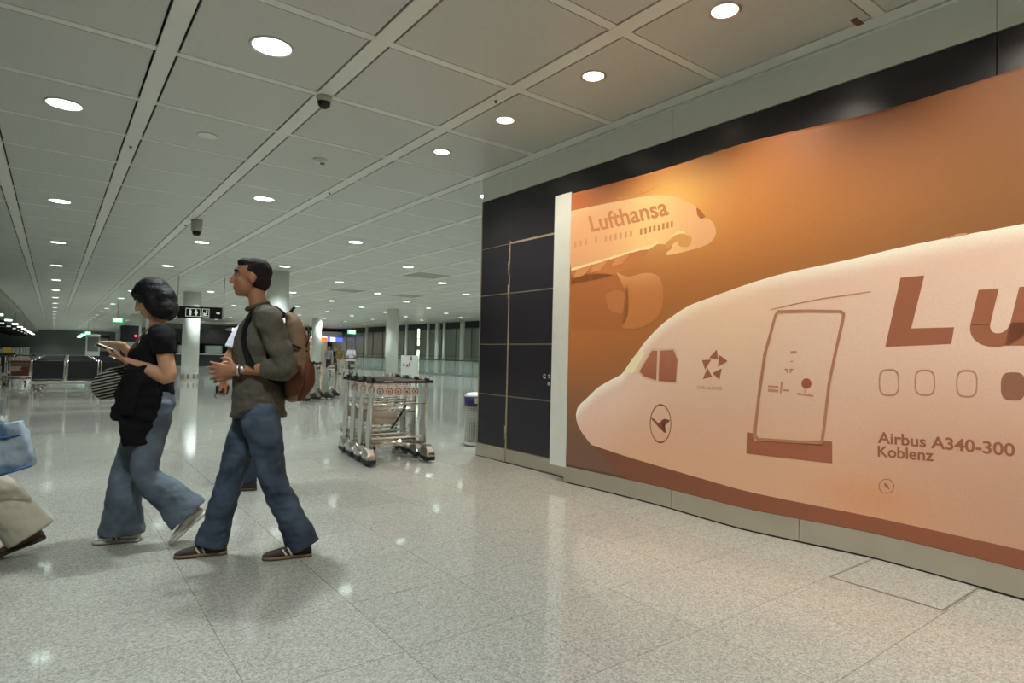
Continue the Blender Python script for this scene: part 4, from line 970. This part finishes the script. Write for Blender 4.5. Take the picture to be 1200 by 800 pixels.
def body(root, J, skin, vox, hk=1.0, hair=None, ak=1.0):
    mb = MB(); Y = (0, 1, 0)
    pel, wa, ch, uc, nb_ = [V(J[k]) for k in ('pelvis', 'waist', 'chest', 'upper', 'neck')]
    chain(mb, [pel-V((0, 0, .04)), wa, ch, uc, nb_], [(.145*hk, .1*hk), (.125*hk, .09*hk), (.15*hk, .108*hk), (.13*hk, .08*hk), (.055*hk, .05*hk)], Y, 16)
    H = V(J['head']); th = J.get('tilt', 0); m = Matrix.Translation(H) @ Matrix.Rotation(J.get('turn', 0), 4, 'Z') @ Matrix.Rotation(th, 4, 'Y') @ Matrix.Scale(hk, 4)
    chain(mb, [nb_-V((0, 0, .05)), nb_, m @ V((-.03, 0, -.06))], [.056*hk, .053*hk, .05*hk], Y, 14)
    ell(mb, (-.01, 0, .03), (.098, .077, .095), m); ell(mb, (.03, 0, -.04), (.066, .058, .078), m); ell(mb, (.06, 0, -.092), (.03, .032, .026), m)
    ell(mb, (.072, 0, .034), (.026, .05, .018), m); ell(mb, (.06, .034, -.02), (.03, .022, .024), m); ell(mb, (.06, -.034, -.02), (.03, .022, .024), m)
    chain(mb, [m @ V((.088, 0, .022)), m @ V((.106, 0, -.012)), m @ V((.112, 0, -.028))], [.008*hk, .011*hk, .014*hk], Y, 10, 3)
    ell(mb, (.083, 0, -.06), (.016, .026, .009), m); ell(mb, (.08, 0, -.074), (.016, .023, .009), m)
    for s_ in (-1, 1): ell(mb, (-.008, .077*s_, -.008), (.021, .012, .033), m)
    for s_, k in ((1, 'L'), (-1, 'R')):
        sh, el_, wr = V(J['sh'+k]), V(J['el'+k]), V(J['wr'+k])
        chain(mb, [uc+V((0, .06*s_*hk, 0)), sh, (sh+el_)/2, el_, (el_*.6+wr*.4), wr], [.06*hk, .056*hk*ak, .046*hk*ak, .041*hk*ak, .039*hk*ak, (.03*hk, .024*hk)], Y, 12)
        hd = J.get('hd'+k, (wr-el_)); hn = J.get('hn'+k, (0, -s_, 0))
        hand(mb, wr, hd, hn, J.get('th'+k, 1), J.get('cu'+k, .35), J.get('sp'+k, .12), hk*J.get('hks', 1))
        hp, kn, an = V(J['hip'+k]), V(J['kn'+k]), V(J['an'+k])
        chain(mb, [hp, (hp+kn)/2, kn, kn*.65+an*.35, an], [.085*hk, .07*hk, .052*hk, .052*hk, .036*hk], Y, 12)
        fd = V((math.cos(J.get('foot'+k, 0)), 0, math.sin(J.get('foot'+k, 0))))
        fs = J.get('short'+k, 1)
        chain(mb, [an-fd*.02-V((0, 0, .045*fs*fs)), an+fd*.05*fs-V((0, 0, .06*fs*fs)), an+fd*.12*fs-V((0, 0, .072*fs*fs))], [(.024, .02), (.024, .018), (.02, .01)], Y, 10, 2)
    b = skinned(mb, 'body', skin, root, vox, 2)
    # face details
    for s_ in (-1, 1):
        e = MB(); ell(e, (.0785, .032*s_, .012), (.010, .012, .006), m, 12, 8); e.build('eye', 'eye_white', root, True)
        e = MB(); ell(e, (.0895, .033*s_, .012), (.003, .006, .006), m, 10, 6); e.build('iris', 'black_plastic', root, True)
        e = MB(); chain(e, [m @ V((.094, .012*s_, .034)), m @ V((.09, .036*s_, .04)), m @ V((.072, .056*s_, .034))], [.005, .0055, .004], Y, 8, 3); e.build('eyebrow', hair or 'hair_dark', root, True)
    e = MB(); ell(e, (.0945, 0, -.0605), (.006, .022, .005), m, 12, 8); ell(e, (.092, 0, -.072), (.006, .019, .005), m, 12, 8); e.build('lips', 'lips', root, True)
    return b, m
mat('eye_white', (150, 142, 132), .5); mat('lips', (140, 84, 70), .6)  # eye whites dulled, the shade of the sockets is in their colour
mat('hair_dark', (34, 29, 26), .75, spec=.2, var=.3, scale=60, bump=.6, bscale=160); mat('hair_black', (18, 17, 17), .55, spec=.3, var=.3, scale=60, bump=.5, bscale=140)
mat('skin_tan', (168, 116, 84), .55, var=.06, scale=20); mat('skin_light', (196, 146, 112), .55, var=.06, scale=20)
cloth('denim', (70, 81, 95), .45, 6); cloth('denim_pale', (96, 106, 116), .35, 6); cloth('denim_dark', (50, 60, 76), .2, 8)
cloth('shirt_grey', (86, 80, 68), .14, 40); cloth('cotton_black', (17, 16, 17), .2, 12); cloth('cotton_white', (214, 214, 222), .04, 12); cloth('cream_twill', (196, 188, 166), .06, 10)
cloth('pack_brown', (96, 62, 48), .15, 14); cloth('pack_tan', (128, 104, 84), .12, 14); cloth('strap_black', (24, 24, 24), .1, 20); cloth('strap_tan', (150, 116, 76), .1, 20)
mat('suede_brown', (58, 44, 34), .8, var=.2, scale=60); mat('sole_gum', (120, 100, 74), .7); mat('leather_white', (205, 200, 188), .5); mat('leather_brown', (86, 62, 42), .45); mat('sole_dark', (48, 40, 34), .6)

def legs(root, J, m, name, r, hem, vox=.009, wr=.006, top=None, flare=None):
    mb = MB(); pel = V(J['pelvis']); t_ = V(top) if top else pel+V((0, 0, .06))
    chain(mb, [t_, pel-V((0, 0, .03)), pel-V((0, 0, .1))], [(r[0]*1.62, r[0]*1.18), (r[0]*1.72, r[0]*1.28), (r[0]*1.5, r[0]*1.1)], (0, 1, 0), 18, cap=False)
    for k in 'LR':
        hp, kn, an = V(J['hip'+k]), V(J['kn'+k]), V(J['an'+k])
        end = an+(an-kn).normalized()*J.get('hem'+k, hem[1])
        chain(mb, [hp+V((0, 0, .05)), hp-V((0, 0, .06)), (hp+kn)/2, kn, kn*.5+an*.5, end], [(r[0]*.92, r[0]*1.06), (r[0]*.95, r[0]*1.1), (r[1]*.98, r[1]*1.05), r[2], (r[3]*.92, r[3]*1.05), (hem[0]*.8, hem[0]*1.12)], (0, 1, 0), 18, cap=False)
    return skinned(mb, name, m, root, vox, 4, wr, 10)

# ---- man with backpack
man = empty('person', (1.031, 3.962, 0), math.radians(165)); tag(man, 'man in grey shirt and jeans walking left with a backpack, hands together', 'person')
J = dict(pelvis=(0, 0, .96), waist=(.0, 0, 1.08), chest=(.01, 0, 1.3), upper=(-.01, 0, 1.45), neck=(.02, 0, 1.54), head=(.066, 0, 1.717), tilt=-.02, hks=1.1,
    shL=(-.04, .185, 1.465), elL=(-.145, .245, 1.165), wrL=(.125, .125, 1.15), hdL=(1, -.3, -.05), hnL=(-.25, -1, .1), thL=1, cuL=.2, spL=.22,
    shR=(-.03, -.185, 1.465), elR=(-.10, -.25, 1.175), wrR=(.13, -.07, 1.13), hdR=(1, .3, -.16), hnR=(-.3, 1, 0), thR=-1, cuR=.24, spR=.2,
    hipL=(-.015, .085, .9), hipR=(.03, -.085, .9), knL=(-.10, .095, .475), knR=(.145, -.09, .475), anL=(-.27, .1, .105), anR=(.235, -.1, .105))
body(man, J, 'skin_tan', .0075, 1.0, 'hair_dark')
mb = MB(); hm_ = Matrix.Translation(J['head'])
ell(mb, (-.026, 0, .042), (.098, .082, .09), hm_); ell(mb, (-.05, 0, -.01), (.066, .073, .08), hm_); ell(mb, (.03, 0, .09), (.052, .06, .034), hm_)
skinned(mb, 'hair', 'hair_dark', man, .008, 3, .003, 30)
def shirt_warp(c):
    if c.z < 1.0:
        k = min(1, (1.0-c.z)/.13); side = sm(.03, .15, abs(c.y)); c.z += .08*k*side*math.exp(-((c.x+.03)/.12)**2)
    return c
mb = MB(); Y = (0, 1, 0)
chain(mb, [(0.0, 0, .855), (.0, 0, .95), (.005, 0, 1.07), (.015, 0, 1.25), (.005, 0, 1.38), (-.005, 0, 1.47), (.012, 0, 1.535)], [(.182, .165), (.180, .158), (.172, .146), (.18, .148), (.182, .135), (.135, .098), (.07, .068)], Y, 22, cap=False)
for k in 'LR':
    sh, el_, wr_ = V(J['sh'+k]), V(J['el'+k]), V(J['wr'+k]); s_ = 1 if k == 'L' else -1
    chain(mb, [V((-.01, .08*s_, 1.46)), sh+V((0, 0, -.005)), (sh+el_)/2, el_+V((-.005, 0, -.005)), el_*.72+wr_*.28, el_*.56+wr_*.44], [.075, .082, .075, .066, .06, .054], Y, 16, cap=False)
    chain(mb, [el_*.66+wr_*.34, el_*.54+wr_*.46], [.06, .058], Y, 16, 2, cap=False)
skinned(mb, 'shirt', 'shirt_grey', man, .0095, 4, .009, 9, shirt_warp)
mb = MB(); mb.tube([(.024+.058*math.cos(a), .06*math.sin(a), 1.545-.022*math.cos(a)) for a in [2*PI*q/24 for q in range(24)]], .015, 8, True); mb.build('collar', 'shirt_grey', man, True)
legs(man, J, 'denim', 'jeans', (.105, .094, .080, .078), (.088, .055), wr=.009)
shoe(man, (-.335, .1, 0), 0.0, .0, .285, 'suede_brown', 'sole_gum', 'leather_white'); shoe(man, (.155, -.1, 0), 0, 0, .29, 'suede_brown', 'sole_gum', 'leather_white')
wv = V(J['wrL']); dv = (wv-V(J['elL'])).normalized()
mb = MB(); mb.tube([wv-dv*.02+Matrix.Rotation(0, 3, 'Z') @ (V((-dv.y, dv.x, 0)).normalized()*.037*math.cos(a)+V((0, 0, 1))*.033*math.sin(a)) for a in [2*PI*q/24 for q in range(24)]], .006, 8, True); mb.build('watch_strap', 'steel', man, True)
mb = MB(); mb.lathe([(.019, 0), (.019, .01), (0, .011)], (0, 0, 0), 18); mt = Matrix.Translation(wv-dv*.02+V((-.012, .033, .008))) @ Matrix.Rotation(-1.35, 4, 'X'); mb.v = [tuple(mt @ V(p)) for p in mb.v]; mb.build('watch_face', 'steel', man, True)
bp_ = empty('backpack', (1.031, 3.962, 0), math.radians(165)); tag(bp_, 'brown and tan backpack with black straps on the man', 'backpack')
mb = MB(); chain(mb, [(-.20, 0, 1.0), (-.215, 0, 1.12), (-.215, 0, 1.3), (-.19, 0, 1.44), (-.165, 0, 1.49)], [(.13, .055), (.155, .085), (.15, .08), (.13, .055), (.09, .03)], Y, 20); skinned(mb, 'pack_body', 'pack_tan', bp_, .011, 4, .006, 8)
mb = MB(); chain(mb, [(-.235, 0, 1.0), (-.255, 0, 1.08), (-.26, 0, 1.17), (-.245, 0, 1.22)], [(.12, .05), (.14, .075), (.14, .065), (.11, .03)], Y, 18); skinned(mb, 'front_pocket', 'pack_brown', bp_, .011, 4, .004, 8)
for s_ in (-1, 1):
    pts = [(-.13, .09*s_, 1.49), (-.07, .10*s_, 1.535), (.0, .112*s_, 1.53), (.055, .13*s_, 1.47), (.085, .152*s_, 1.38), (.08, .168*s_, 1.28), (.04, .184*s_, 1.19), (-.04, .186*s_, 1.12), (-.13, .15*s_, 1.07)]
    mb = MB(); chain(mb, pts, [(.026, .008)]*len(pts), (.75, .65, 0), 10, 5); mb.build('shoulder_strap', 'strap_black', bp_, True)
mb = MB(); mb.tube([(-.155, -.04, 1.5), (-.19, -.02, 1.545), (-.19, .02, 1.545), (-.155, .04, 1.5)], .009, 8); mb.build('grab_loop', 'strap_black', bp_, True)
for z in (1.12, 1.3):
    mb = MB(); mb.tube([(-.11, .163, z+.03), (-.2, .168, z), (-.27, .11, z-.03)], .007, 6); mb.build('compression_strap', 'strap_black', bp_, True)

mb = MB(); mb.tube([(-.262, -.13, 1.30), (-.29, -.09, 1.38), (-.275, 0, 1.43), (-.29, .09, 1.38), (-.262, .13, 1.30)], .0045, 6); mb.build('zip', 'strap_black', bp_, True)
mb = MB(); mb.tube([(-.275, -.12, 1.17), (-.318, -.06, 1.2), (-.325, 0, 1.205), (-.318, .06, 1.2), (-.275, .12, 1.17)], .0045, 6); mb.build('zip', 'strap_black', bp_, True)
mb = MB(); chain(mb, [(-.19, .15, 1.02), (-.2, .165, 1.1), (-.2, .16, 1.17)], [(.03, .045), (.035, .06), (.025, .05)], (0, 1, 0), 14); skinned(mb, 'side_pocket', 'pack_brown', bp_, .011, 3)

# ---- woman with bob hair
wom = empty('person', (.529, 4.591, 0), math.radians(165)); tag(wom, 'woman with black bob haircut, black top and flared jeans walking left', 'person')
J = dict(pelvis=(-.005, 0, .93), waist=(-.01, 0, 1.03), chest=(-.01, 0, 1.2), upper=(-.03, 0, 1.34), neck=(-.015, 0, 1.41), head=(.022, 0, 1.585), tilt=.42,
    shL=(-.065, .155, 1.35), elL=(-.115, .2, 1.085), wrL=(.13, .11, 1.185), hdL=(.9, -.3, .42), hnL=(0, -.2, 1), thL=1, cuL=.25,
    shR=(-.04, -.155, 1.35), elR=(.03, -.21, 1.115), wrR=(.21, -.09, 1.29), hdR=(1, .1, .06), hnR=(0, .3, -1), thR=1, cuR=.3, spR=.25,
    hipL=(-.02, .075, .875), hipR=(.02, -.075, .875), knL=(.01, .08, .46), knR=(.15, -.08, .46), anL=(-.262, .08, .165), anR=(.155, -.08, .1), footL=-.9, shortL=.55, hemL=-.025)
body(wom, J, 'skin_light', .0075, .94, 'hair_black', 1.15)
hm_ = Matrix.Translation(J['head']) @ Matrix.Rotation(.42, 4, 'Y')
mb = MB(); ell(mb, (-.02, 0, .045), (.11, .095, .105), hm_); ell(mb, (-.06, 0, -.01), (.085, .1, .095), hm_); ell(mb, (.056, 0, .062), (.042, .07, .046), hm_); ell(mb, (-.075, 0, -.085), (.058, .08, .06), hm_)
for s_ in (-1, 1): ell(mb, (.0, .07*s_, -.03), (.05, .036, .1), hm_); ell(mb, (-.045, .062*s_, -.085), (.068, .045, .075), hm_)
skinned(mb, 'hair', 'hair_black', wom, .008, 4, .003, 26)
mb = MB()
chain(mb, [(-.005, 0, .975), (-.01, 0, 1.06), (-.005, 0, 1.2), (-.022, 0, 1.31), (-.03, 0, 1.37), (-.02, 0, 1.4)], [(.142, .125), (.138, .115), (.148, .125), (.148, .10), (.10, .072), (.062, .055)], Y, 22, cap=False)
for k in 'LR':
    sh, el_ = V(J['sh'+k]), V(J['el'+k]); s_ = 1 if k == 'L' else -1
    chain(mb, [V((-.035, .05*s_, 1.345)), sh+V((0, 0, .002)), sh*.55+el_*.45], [.07, .074, .07], Y, 16, cap=False)
for s_ in (-1, 1): ell(mb, (.085, .055*s_, 1.215), (.055, .062, .06))
skinned(mb, 't_shirt', 'cotton_black', wom, .009, 4, .006, 10)
legs(wom, J, 'denim_pale', 'flared_jeans', (.1, .086, .082, .1), (.122, .05), wr=.007)
shoe(wom, (.05, -.08, 0), 0, 0, .265, 'leather_white', 'leather_white', 'black_plastic'); shoe(wom, (-.405, .08, .05), 0, .76, .275, 'leather_white', 'leather_white')
mb = MB(); mb.tube([(.07, .06, 1.33), (.03, .075, 1.385), (-.02, .08, 1.415), (-.07, .07, 1.385)], .009, 8); mb.tube([(.085, -.01, 1.31), (.035, .03, 1.385), (-.01, .055, 1.43)], .008, 8)
# things she carries
jk = empty('draped_jacket', (.529, 4.591, 0), math.radians(165)); tag(jk, 'black jacket draped over the woman\'s forearm, hanging to her thighs', 'jacket')
mb = MB(); chain(mb, [(.02, .15, 1.15), (.04, .16, 1.06), (.06, .155, .93), (.065, .15, .8), (.06, .14, .65)], [(.035, .105), (.04, .11), (.038, .11), (.034, .085), (.025, .075)], Y, 22, cap=False)
chain(mb, [(.075, .12, 1.14), (.12, .13, 1.02), (.145, .13, .9), (.155, .13, .82)], [(.03, .055), (.032, .05), (.03, .05), (.025, .045)], Y, 14, cap=False)
chain(mb, [(-.03, .16, 1.1), (-.035, .16, .95), (.0, .15, .8), (.02, .145, .68)], [(.03, .045), (.03, .04), (.028, .04), (.022, .03)], Y, 14, cap=False)
skinned(mb, 'jacket_folds', 'cotton_black', jk, .008, 2, .014, 11)
mb = MB(); chain(mb, [(.05, .193, 1.1), (.09, .2, .98), (.1, .195, .85)], [(.012, .05), (.014, .05), (.01, .04)], Y, 14, cap=False); skinned(mb, 'hanging_sleeve', 'cotton_black', jk, .009, 2, .006, 12)
def stripe_mat():
    m = bpy.data.materials.new('striped_canvas'); m.use_nodes = True; nt = m.node_tree; b = nt.nodes['Principled BSDF']
    tc = nt.nodes.new('ShaderNodeTexCoord'); mp = nt.nodes.new('ShaderNodeMapping'); mp.inputs['Rotation'].default_value = (0, math.radians(-14), 0)
    w = nt.nodes.new('ShaderNodeTexWave'); w.bands_direction = 'Z'; w.inputs['Scale'].default_value = 17; w.inputs['Distortion'].default_value = 1.2; w.inputs['Detail'].default_value = 0
    cr = nt.nodes.new('ShaderNodeValToRGB'); e = cr.color_ramp.elements; e[0].position = .62; e[0].color = (*lin((24, 23, 22)), 1); e[1].position = .74; e[1].color = (*lin((168, 162, 146)), 1)
    nt.links.new(tc.outputs['Object'], mp.inputs['Vector']); nt.links.new(mp.outputs['Vector'], w.inputs['Vector']); nt.links.new(w.outputs['Fac'], cr.inputs['Fac']); nt.links.new(cr.outputs['Color'], b.inputs['Base Color'])
    b.inputs['Roughness'].default_value = .85; M['striped'] = m
stripe_mat()
bg = empty('shoulder_bag', (.529, 4.591, 0), math.radians(165)); tag(bg, 'black and white striped shoulder bag in front of the woman', 'bag')
mb = MB(); chain(mb, [(.17, -.01, 1.125), (.205, .0, 1.07), (.225, .005, 1.02), (.215, .005, .985)], [(.02, .04), (.05, .09), (.06, .115), (.045, .10)], Y, 18); skinned(mb, 'bag_body', 'striped', bg, .008, 3, .004, 10)
mb = MB()
for (a, r_) in (([(.165, -.01, 1.15), (.125, .02, 1.24), (.075, .045, 1.335), (.03, .06, 1.392), (-.02, .066, 1.425), (-.075, .06, 1.405), (-.115, .04, 1.34)], .009), ([(.175, -.03, 1.14), (.14, -.02, 1.25), (.1, .0, 1.31), (.05, .03, 1.375), (.0, .046, 1.42)], .008)): chain(mb, a, [(.013, .005)]*len(a), (0, 1, 0), 8, 5)
mb.build('strap', 'strap_tan', bg, True)
ph = empty('phone', (.529, 4.591, 0), math.radians(165)); tag(ph, 'small phone with pale screen held in the woman\'s lower hand', 'phone')
m = Matrix.Translation((.255, .045, 1.262)) @ Matrix.Rotation(-.42, 4, 'Y')
mb = MB(); mb.box(-.055, .055, -.03, .03, -.007, .007, m); mb.build('case', 'black_plastic', ph, bevel=.004); mb = MB(); mb.box(-.048, .048, -.025, .025, .0072, .0085, m); mb.build('screen', 'sign_white', ph)

# ---- person behind the man
th_ = empty('person', (1.457, 5.916, 0), math.radians(165)); tag(th_, 'person in white t-shirt largely hidden behind the man, arm hanging', 'person')
J = dict(pelvis=(-.04, 0, .96), waist=(-.05, 0, 1.08), chest=(-.06, 0, 1.29), upper=(-.07, 0, 1.40), neck=(-.08, 0, 1.45), head=(-.085, 0, 1.585), tilt=.15,
    shL=(.05, .18, 1.455), elL=(.175, .21, 1.2), wrL=(.21, .2, .99), hdL=(.05, -.05, -1), hnL=(.4, -1, 0), thL=-1, cuL=.6, shR=(-.08, -.18, 1.46), elR=(-.14, -.22, 1.18), wrR=(-.1, -.22, .95),
    hipL=(-.03, .08, .9), hipR=(-.03, -.08, .9), knL=(.0, .08, .48), knR=(-.02, -.08, .48), anL=(-.01, .08, .1), anR=(.0, -.08, .1))
body(th_, J, 'skin_tan', .009, 1.0, 'hair_dark')
hm_ = Matrix.Translation(J['head']); mb = MB(); ell(mb, (-.026, 0, .042), (.098, .082, .09), hm_); ell(mb, (-.05, 0, -.01), (.066, .073, .08), hm_); skinned(mb, 'hair', 'hair_dark', th_, .01, 3)
mb = MB(); chain(mb, [(-.04, 0, .93), (-.05, 0, 1.1), (-.05, 0, 1.26), (-.065, 0, 1.39), (-.075, 0, 1.45)], [(.165, .13), (.155, .12), (.17, .13), (.14, .1), (.065, .06)], Y, 20, cap=False)
for k in 'LR':
    sh, el_ = V(J['sh'+k]), V(J['el'+k]); s_ = 1 if k == 'L' else -1
    chain(mb, [V((-.06, .08*s_, 1.40)), sh, sh*.28+el_*.72], [.07, .075, .078], Y, 16, cap=False)
skinned(mb, 't_shirt', 'cotton_white', th_, .01, 3, .006, 10)
legs(th_, J, 'denim_dark', 'jeans', (.098, .085, .072, .07), (.075, .03), .011)
shoe(th_, (-.09, .08, 0), 0, 0, .27, 'suede_brown', 'sole_dark'); shoe(th_, (-.08, -.08, 0), 0, 0, .27, 'suede_brown', 'sole_dark')
cm = empty('compact_camera', (1.37, 5.939, 0), math.radians(165)); tag(cm, 'small black camera in the hand of the person behind the man', 'camera')
MB().box(.08, .18, .14, .18, .875, .955).build('camera_body', 'black_plastic', cm, bevel=.01); MB().lathe([(.025, 0), (.025, .03), (.02, .032)], (.13, .18, .91), 16, 'y').build('lens', 'black_rubber', cm, True); MB().tube([(.17, .16, .89), (.19, .16, .86), (.17, .16, .84)], .004, 6).build('wrist_strap', 'strap_black', cm)

# ---- person leaving at the left edge
cp = empty('person', (-.295, 4.844, 0), math.radians(165)); tag(cp, 'person in cream trousers and brown shoes leaving at the left edge', 'person')
J = dict(pelvis=(.13, 0, .95), waist=(.15, 0, 1.06), chest=(.18, 0, 1.28), upper=(.19, 0, 1.43), neck=(.21, 0, 1.51), head=(.25, 0, 1.68),
    shL=(.18, .18, 1.44), elL=(.10, .235, 1.19), wrL=(.02, .24, .965), hdL=(-.25, 0, -1), hnL=(.2, -1, 0), thL=-1, cuL=.75, shR=(.18, -.18, 1.44), elR=(.2, -.23, 1.16), wrR=(.32, -.22, .96),
    hipL=(.11, .08, .9), hipR=(.15, -.08, .9), knL=(-.015, .095, .49), knR=(.27, -.09, .5), anL=(-.235, .1, .165), anR=(.40, -.1, .1), footL=-.45)
body(cp, J, 'skin_light', .009, .98, 'hair_dark')
hm_ = Matrix.Translation(J['head']); mb = MB(); ell(mb, (-.026, 0, .042), (.098, .082, .09), hm_); ell(mb, (-.05, 0, -.01), (.066, .073, .08), hm_); skinned(mb, 'hair', 'hair_dark', cp, .01, 3)
mb = MB(); chain(mb, [(.135, 0, .9), (.15, 0, 1.08), (.18, 0, 1.27), (.19, 0, 1.41), (.205, 0, 1.5)], [(.17, .14), (.16, .125), (.175, .135), (.14, .1), (.065, .06)], Y, 20, cap=False)
for k in 'LR':
    sh, el_, wr_ = V(J['sh'+k]), V(J['el'+k]), V(J['wr'+k]); s_ = 1 if k == 'L' else -1
    chain(mb, [V((.19, .08*s_, 1.44)), sh, el_, el_*.2+wr_*.8], [.07, .072, .058, .05], Y, 16, cap=False)
skinned(mb, 'shirt', 'cotton_white', cp, .011, 3, .006, 10)
legs(cp, J, 'cream_twill', 'trousers', (.105, .094, .092, .105), (.118, .05), .009, .006)
shoe(cp, (-.345, .1, .02), 0, .36, .28, 'leather_brown', 'sole_dark'); shoe(cp, (.31, -.1, 0), 0, 0, .28, 'leather_brown', 'sole_dark')
def bag_mat():
    m = bpy.data.materials.new('blue_plastic_film'); m.use_nodes = True; nt = m.node_tree; b = nt.nodes['Principled BSDF']
    tc = nt.nodes.new('ShaderNodeTexCoord'); n = nt.nodes.new('ShaderNodeTexNoise'); n.inputs['Scale'].default_value = 9; nt.links.new(tc.outputs['Object'], n.inputs['Vector'])
    cr = nt.nodes.new('ShaderNodeValToRGB'); e = cr.color_ramp.elements; e[0].position = .36; e[0].color = (*lin((86, 112, 138)), 1); e[1].position = .52; e[1].color = (*lin((158, 172, 182)), 1)
    nt.links.new(n.outputs['Fac'], cr.inputs['Fac']); nt.links.new(cr.outputs['Color'], b.inputs['Base Color']); b.inputs['Roughness'].default_value = .4; M['blue_film'] = m
bag_mat(); mat('blue_edge', (52, 92, 140), .5)
pb = empty('carrier_bag', (-.295, 4.844, 0), math.radians(165)); tag(pb, 'pale blue plastic carrier bag hanging at the left edge', 'bag')
mb = MB(); poly = [(-.245, .835), (-.04, .80), (-.02, .62), (-.05, .50), (-.17, .525), (-.315, .572), (-.30, .66)]
v = []
for (a, z) in poly: v += [(a, .22, z), (a, .30, z)]
n = len(poly); f = [tuple(range(0, 2*n, 2)), tuple(range(2*n-1, 0, -2))]+[(2*i, 2*((i+1) % n), 2*((i+1) % n)+1, 2*i+1) for i in range(n)]
mb.add(v, f); skinned(mb, 'bag_body', 'blue_film', pb, .01, 5, .01, 10)
mb = MB(); mb.tube([(-.16, .25, .815), (-.06, .235, .865), (-.01, .232, .885), (-.02, .245, .87), (-.08, .27, .805)], .008, 8); mb.build('handle', 'blue_film', pb, True)
mb = MB(); mb.tube([(-.312, .31, .577), (-.17, .31, .53), (-.05, .31, .507)], .008, 6); mb.build('bottom_seam', 'blue_edge', pb, True)
mb = MB(); mb.tube([(-.25, .304, .755), (-.14, .309, .735), (-.04, .307, .73)], .007, 6); mb.build('printed_line', 'blue_edge', pb, True)

# ---- people far away
def far_person(x, y, hd, h, top, bottom, label, skin='skin_tan', arms=0.0):
    k = h/1.8; t = empty('person', (x, y, 0), math.radians(hd)); t.scale = (k, k, k); tag(t, label, 'person')
    a = arms
    J = dict(pelvis=(0, 0, .96), waist=(0, 0, 1.08), chest=(.01, 0, 1.29), upper=(0, 0, 1.44), neck=(.01, 0, 1.52), head=(.04, 0, 1.68),
        shL=(0, .18, 1.45), elL=(.02+.1*a, .24, 1.17), wrL=(.1+.3*a, .22, .95+.1*a), shR=(0, -.18, 1.45), elR=(-.02+.1*a, -.24, 1.17), wrR=(.05+.35*a, -.22, .95+.1*a),
        hipL=(0, .085, .9), hipR=(0, -.085, .9), knL=(.1, .09, .49), knR=(-.02, -.09, .49), anL=(.12, .09, .1), anR=(-.17, -.09, .12))
    body(t, J, skin, .016, 1.0, 'hair_dark')
    hm_ = Matrix.Translation(J['head']); mb = MB(); ell(mb, (-.026, 0, .042), (.098, .082, .09), hm_); ell(mb, (-.05, 0, -.01), (.066, .073, .08), hm_); skinned(mb, 'hair', 'hair_dark', t, .014, 2)
    mb = MB(); chain(mb, [(0, 0, .9), (0, 0, 1.08), (.015, 0, 1.27), (.005, 0, 1.41), (.01, 0, 1.5)], [(.17, .14), (.16, .125), (.175, .135), (.14, .1), (.065, .06)], Y, 16, cap=False)
    for q in 'LR':
        sh, el_ = V(J['sh'+q]), V(J['el'+q]); s_ = 1 if q == 'L' else -1
        chain(mb, [V((0, .08*s_, 1.44)), sh, el_], [.07, .072, .062], Y, 12, cap=False)
    skinned(mb, 'shirt', top, t, .016, 2); legs(t, J, bottom, 'trousers', (.1, .09, .075, .075), (.08, .04), .016, 0)
    shoe(t, (.04, .09, 0), 0, 0, .27, 'suede_brown', 'sole_dark'); shoe(t, (-.26, -.09, 0), 0, .2, .27, 'suede_brown', 'sole_dark')
cloth('shirt_pale_grey', (150, 152, 146)); cloth('shirt_olive', (112, 104, 66)); cloth('trouser_dark', (52, 54, 60)); cloth('trouser_beige', (176, 164, 142))
far_person(13.3, 35.9, 235, 1.62, 'shirt_pale_grey', 'trouser_dark', 'distant person in pale grey shirt and dark trousers near the shop')
far_person(13.46, 34.5, 235, 1.66, 'shirt_olive', 'trouser_beige', 'distant person in olive shirt and beige trousers between two others')
far_person(13.9, 33.9, 240, 1.7, 'cotton_white', 'trouser_dark', 'distant person in white shirt pushing a luggage trolley', arms=.8)
far_person(14.4, 37.6, 235, 1.6, 'cotton_black', 'trouser_dark', 'distant person in black standing behind the olive shirt')
far_person(4.2, 75.0, 265, 1.72, 'shirt_olive', 'trouser_dark', 'tiny person in brown far down the concourse')
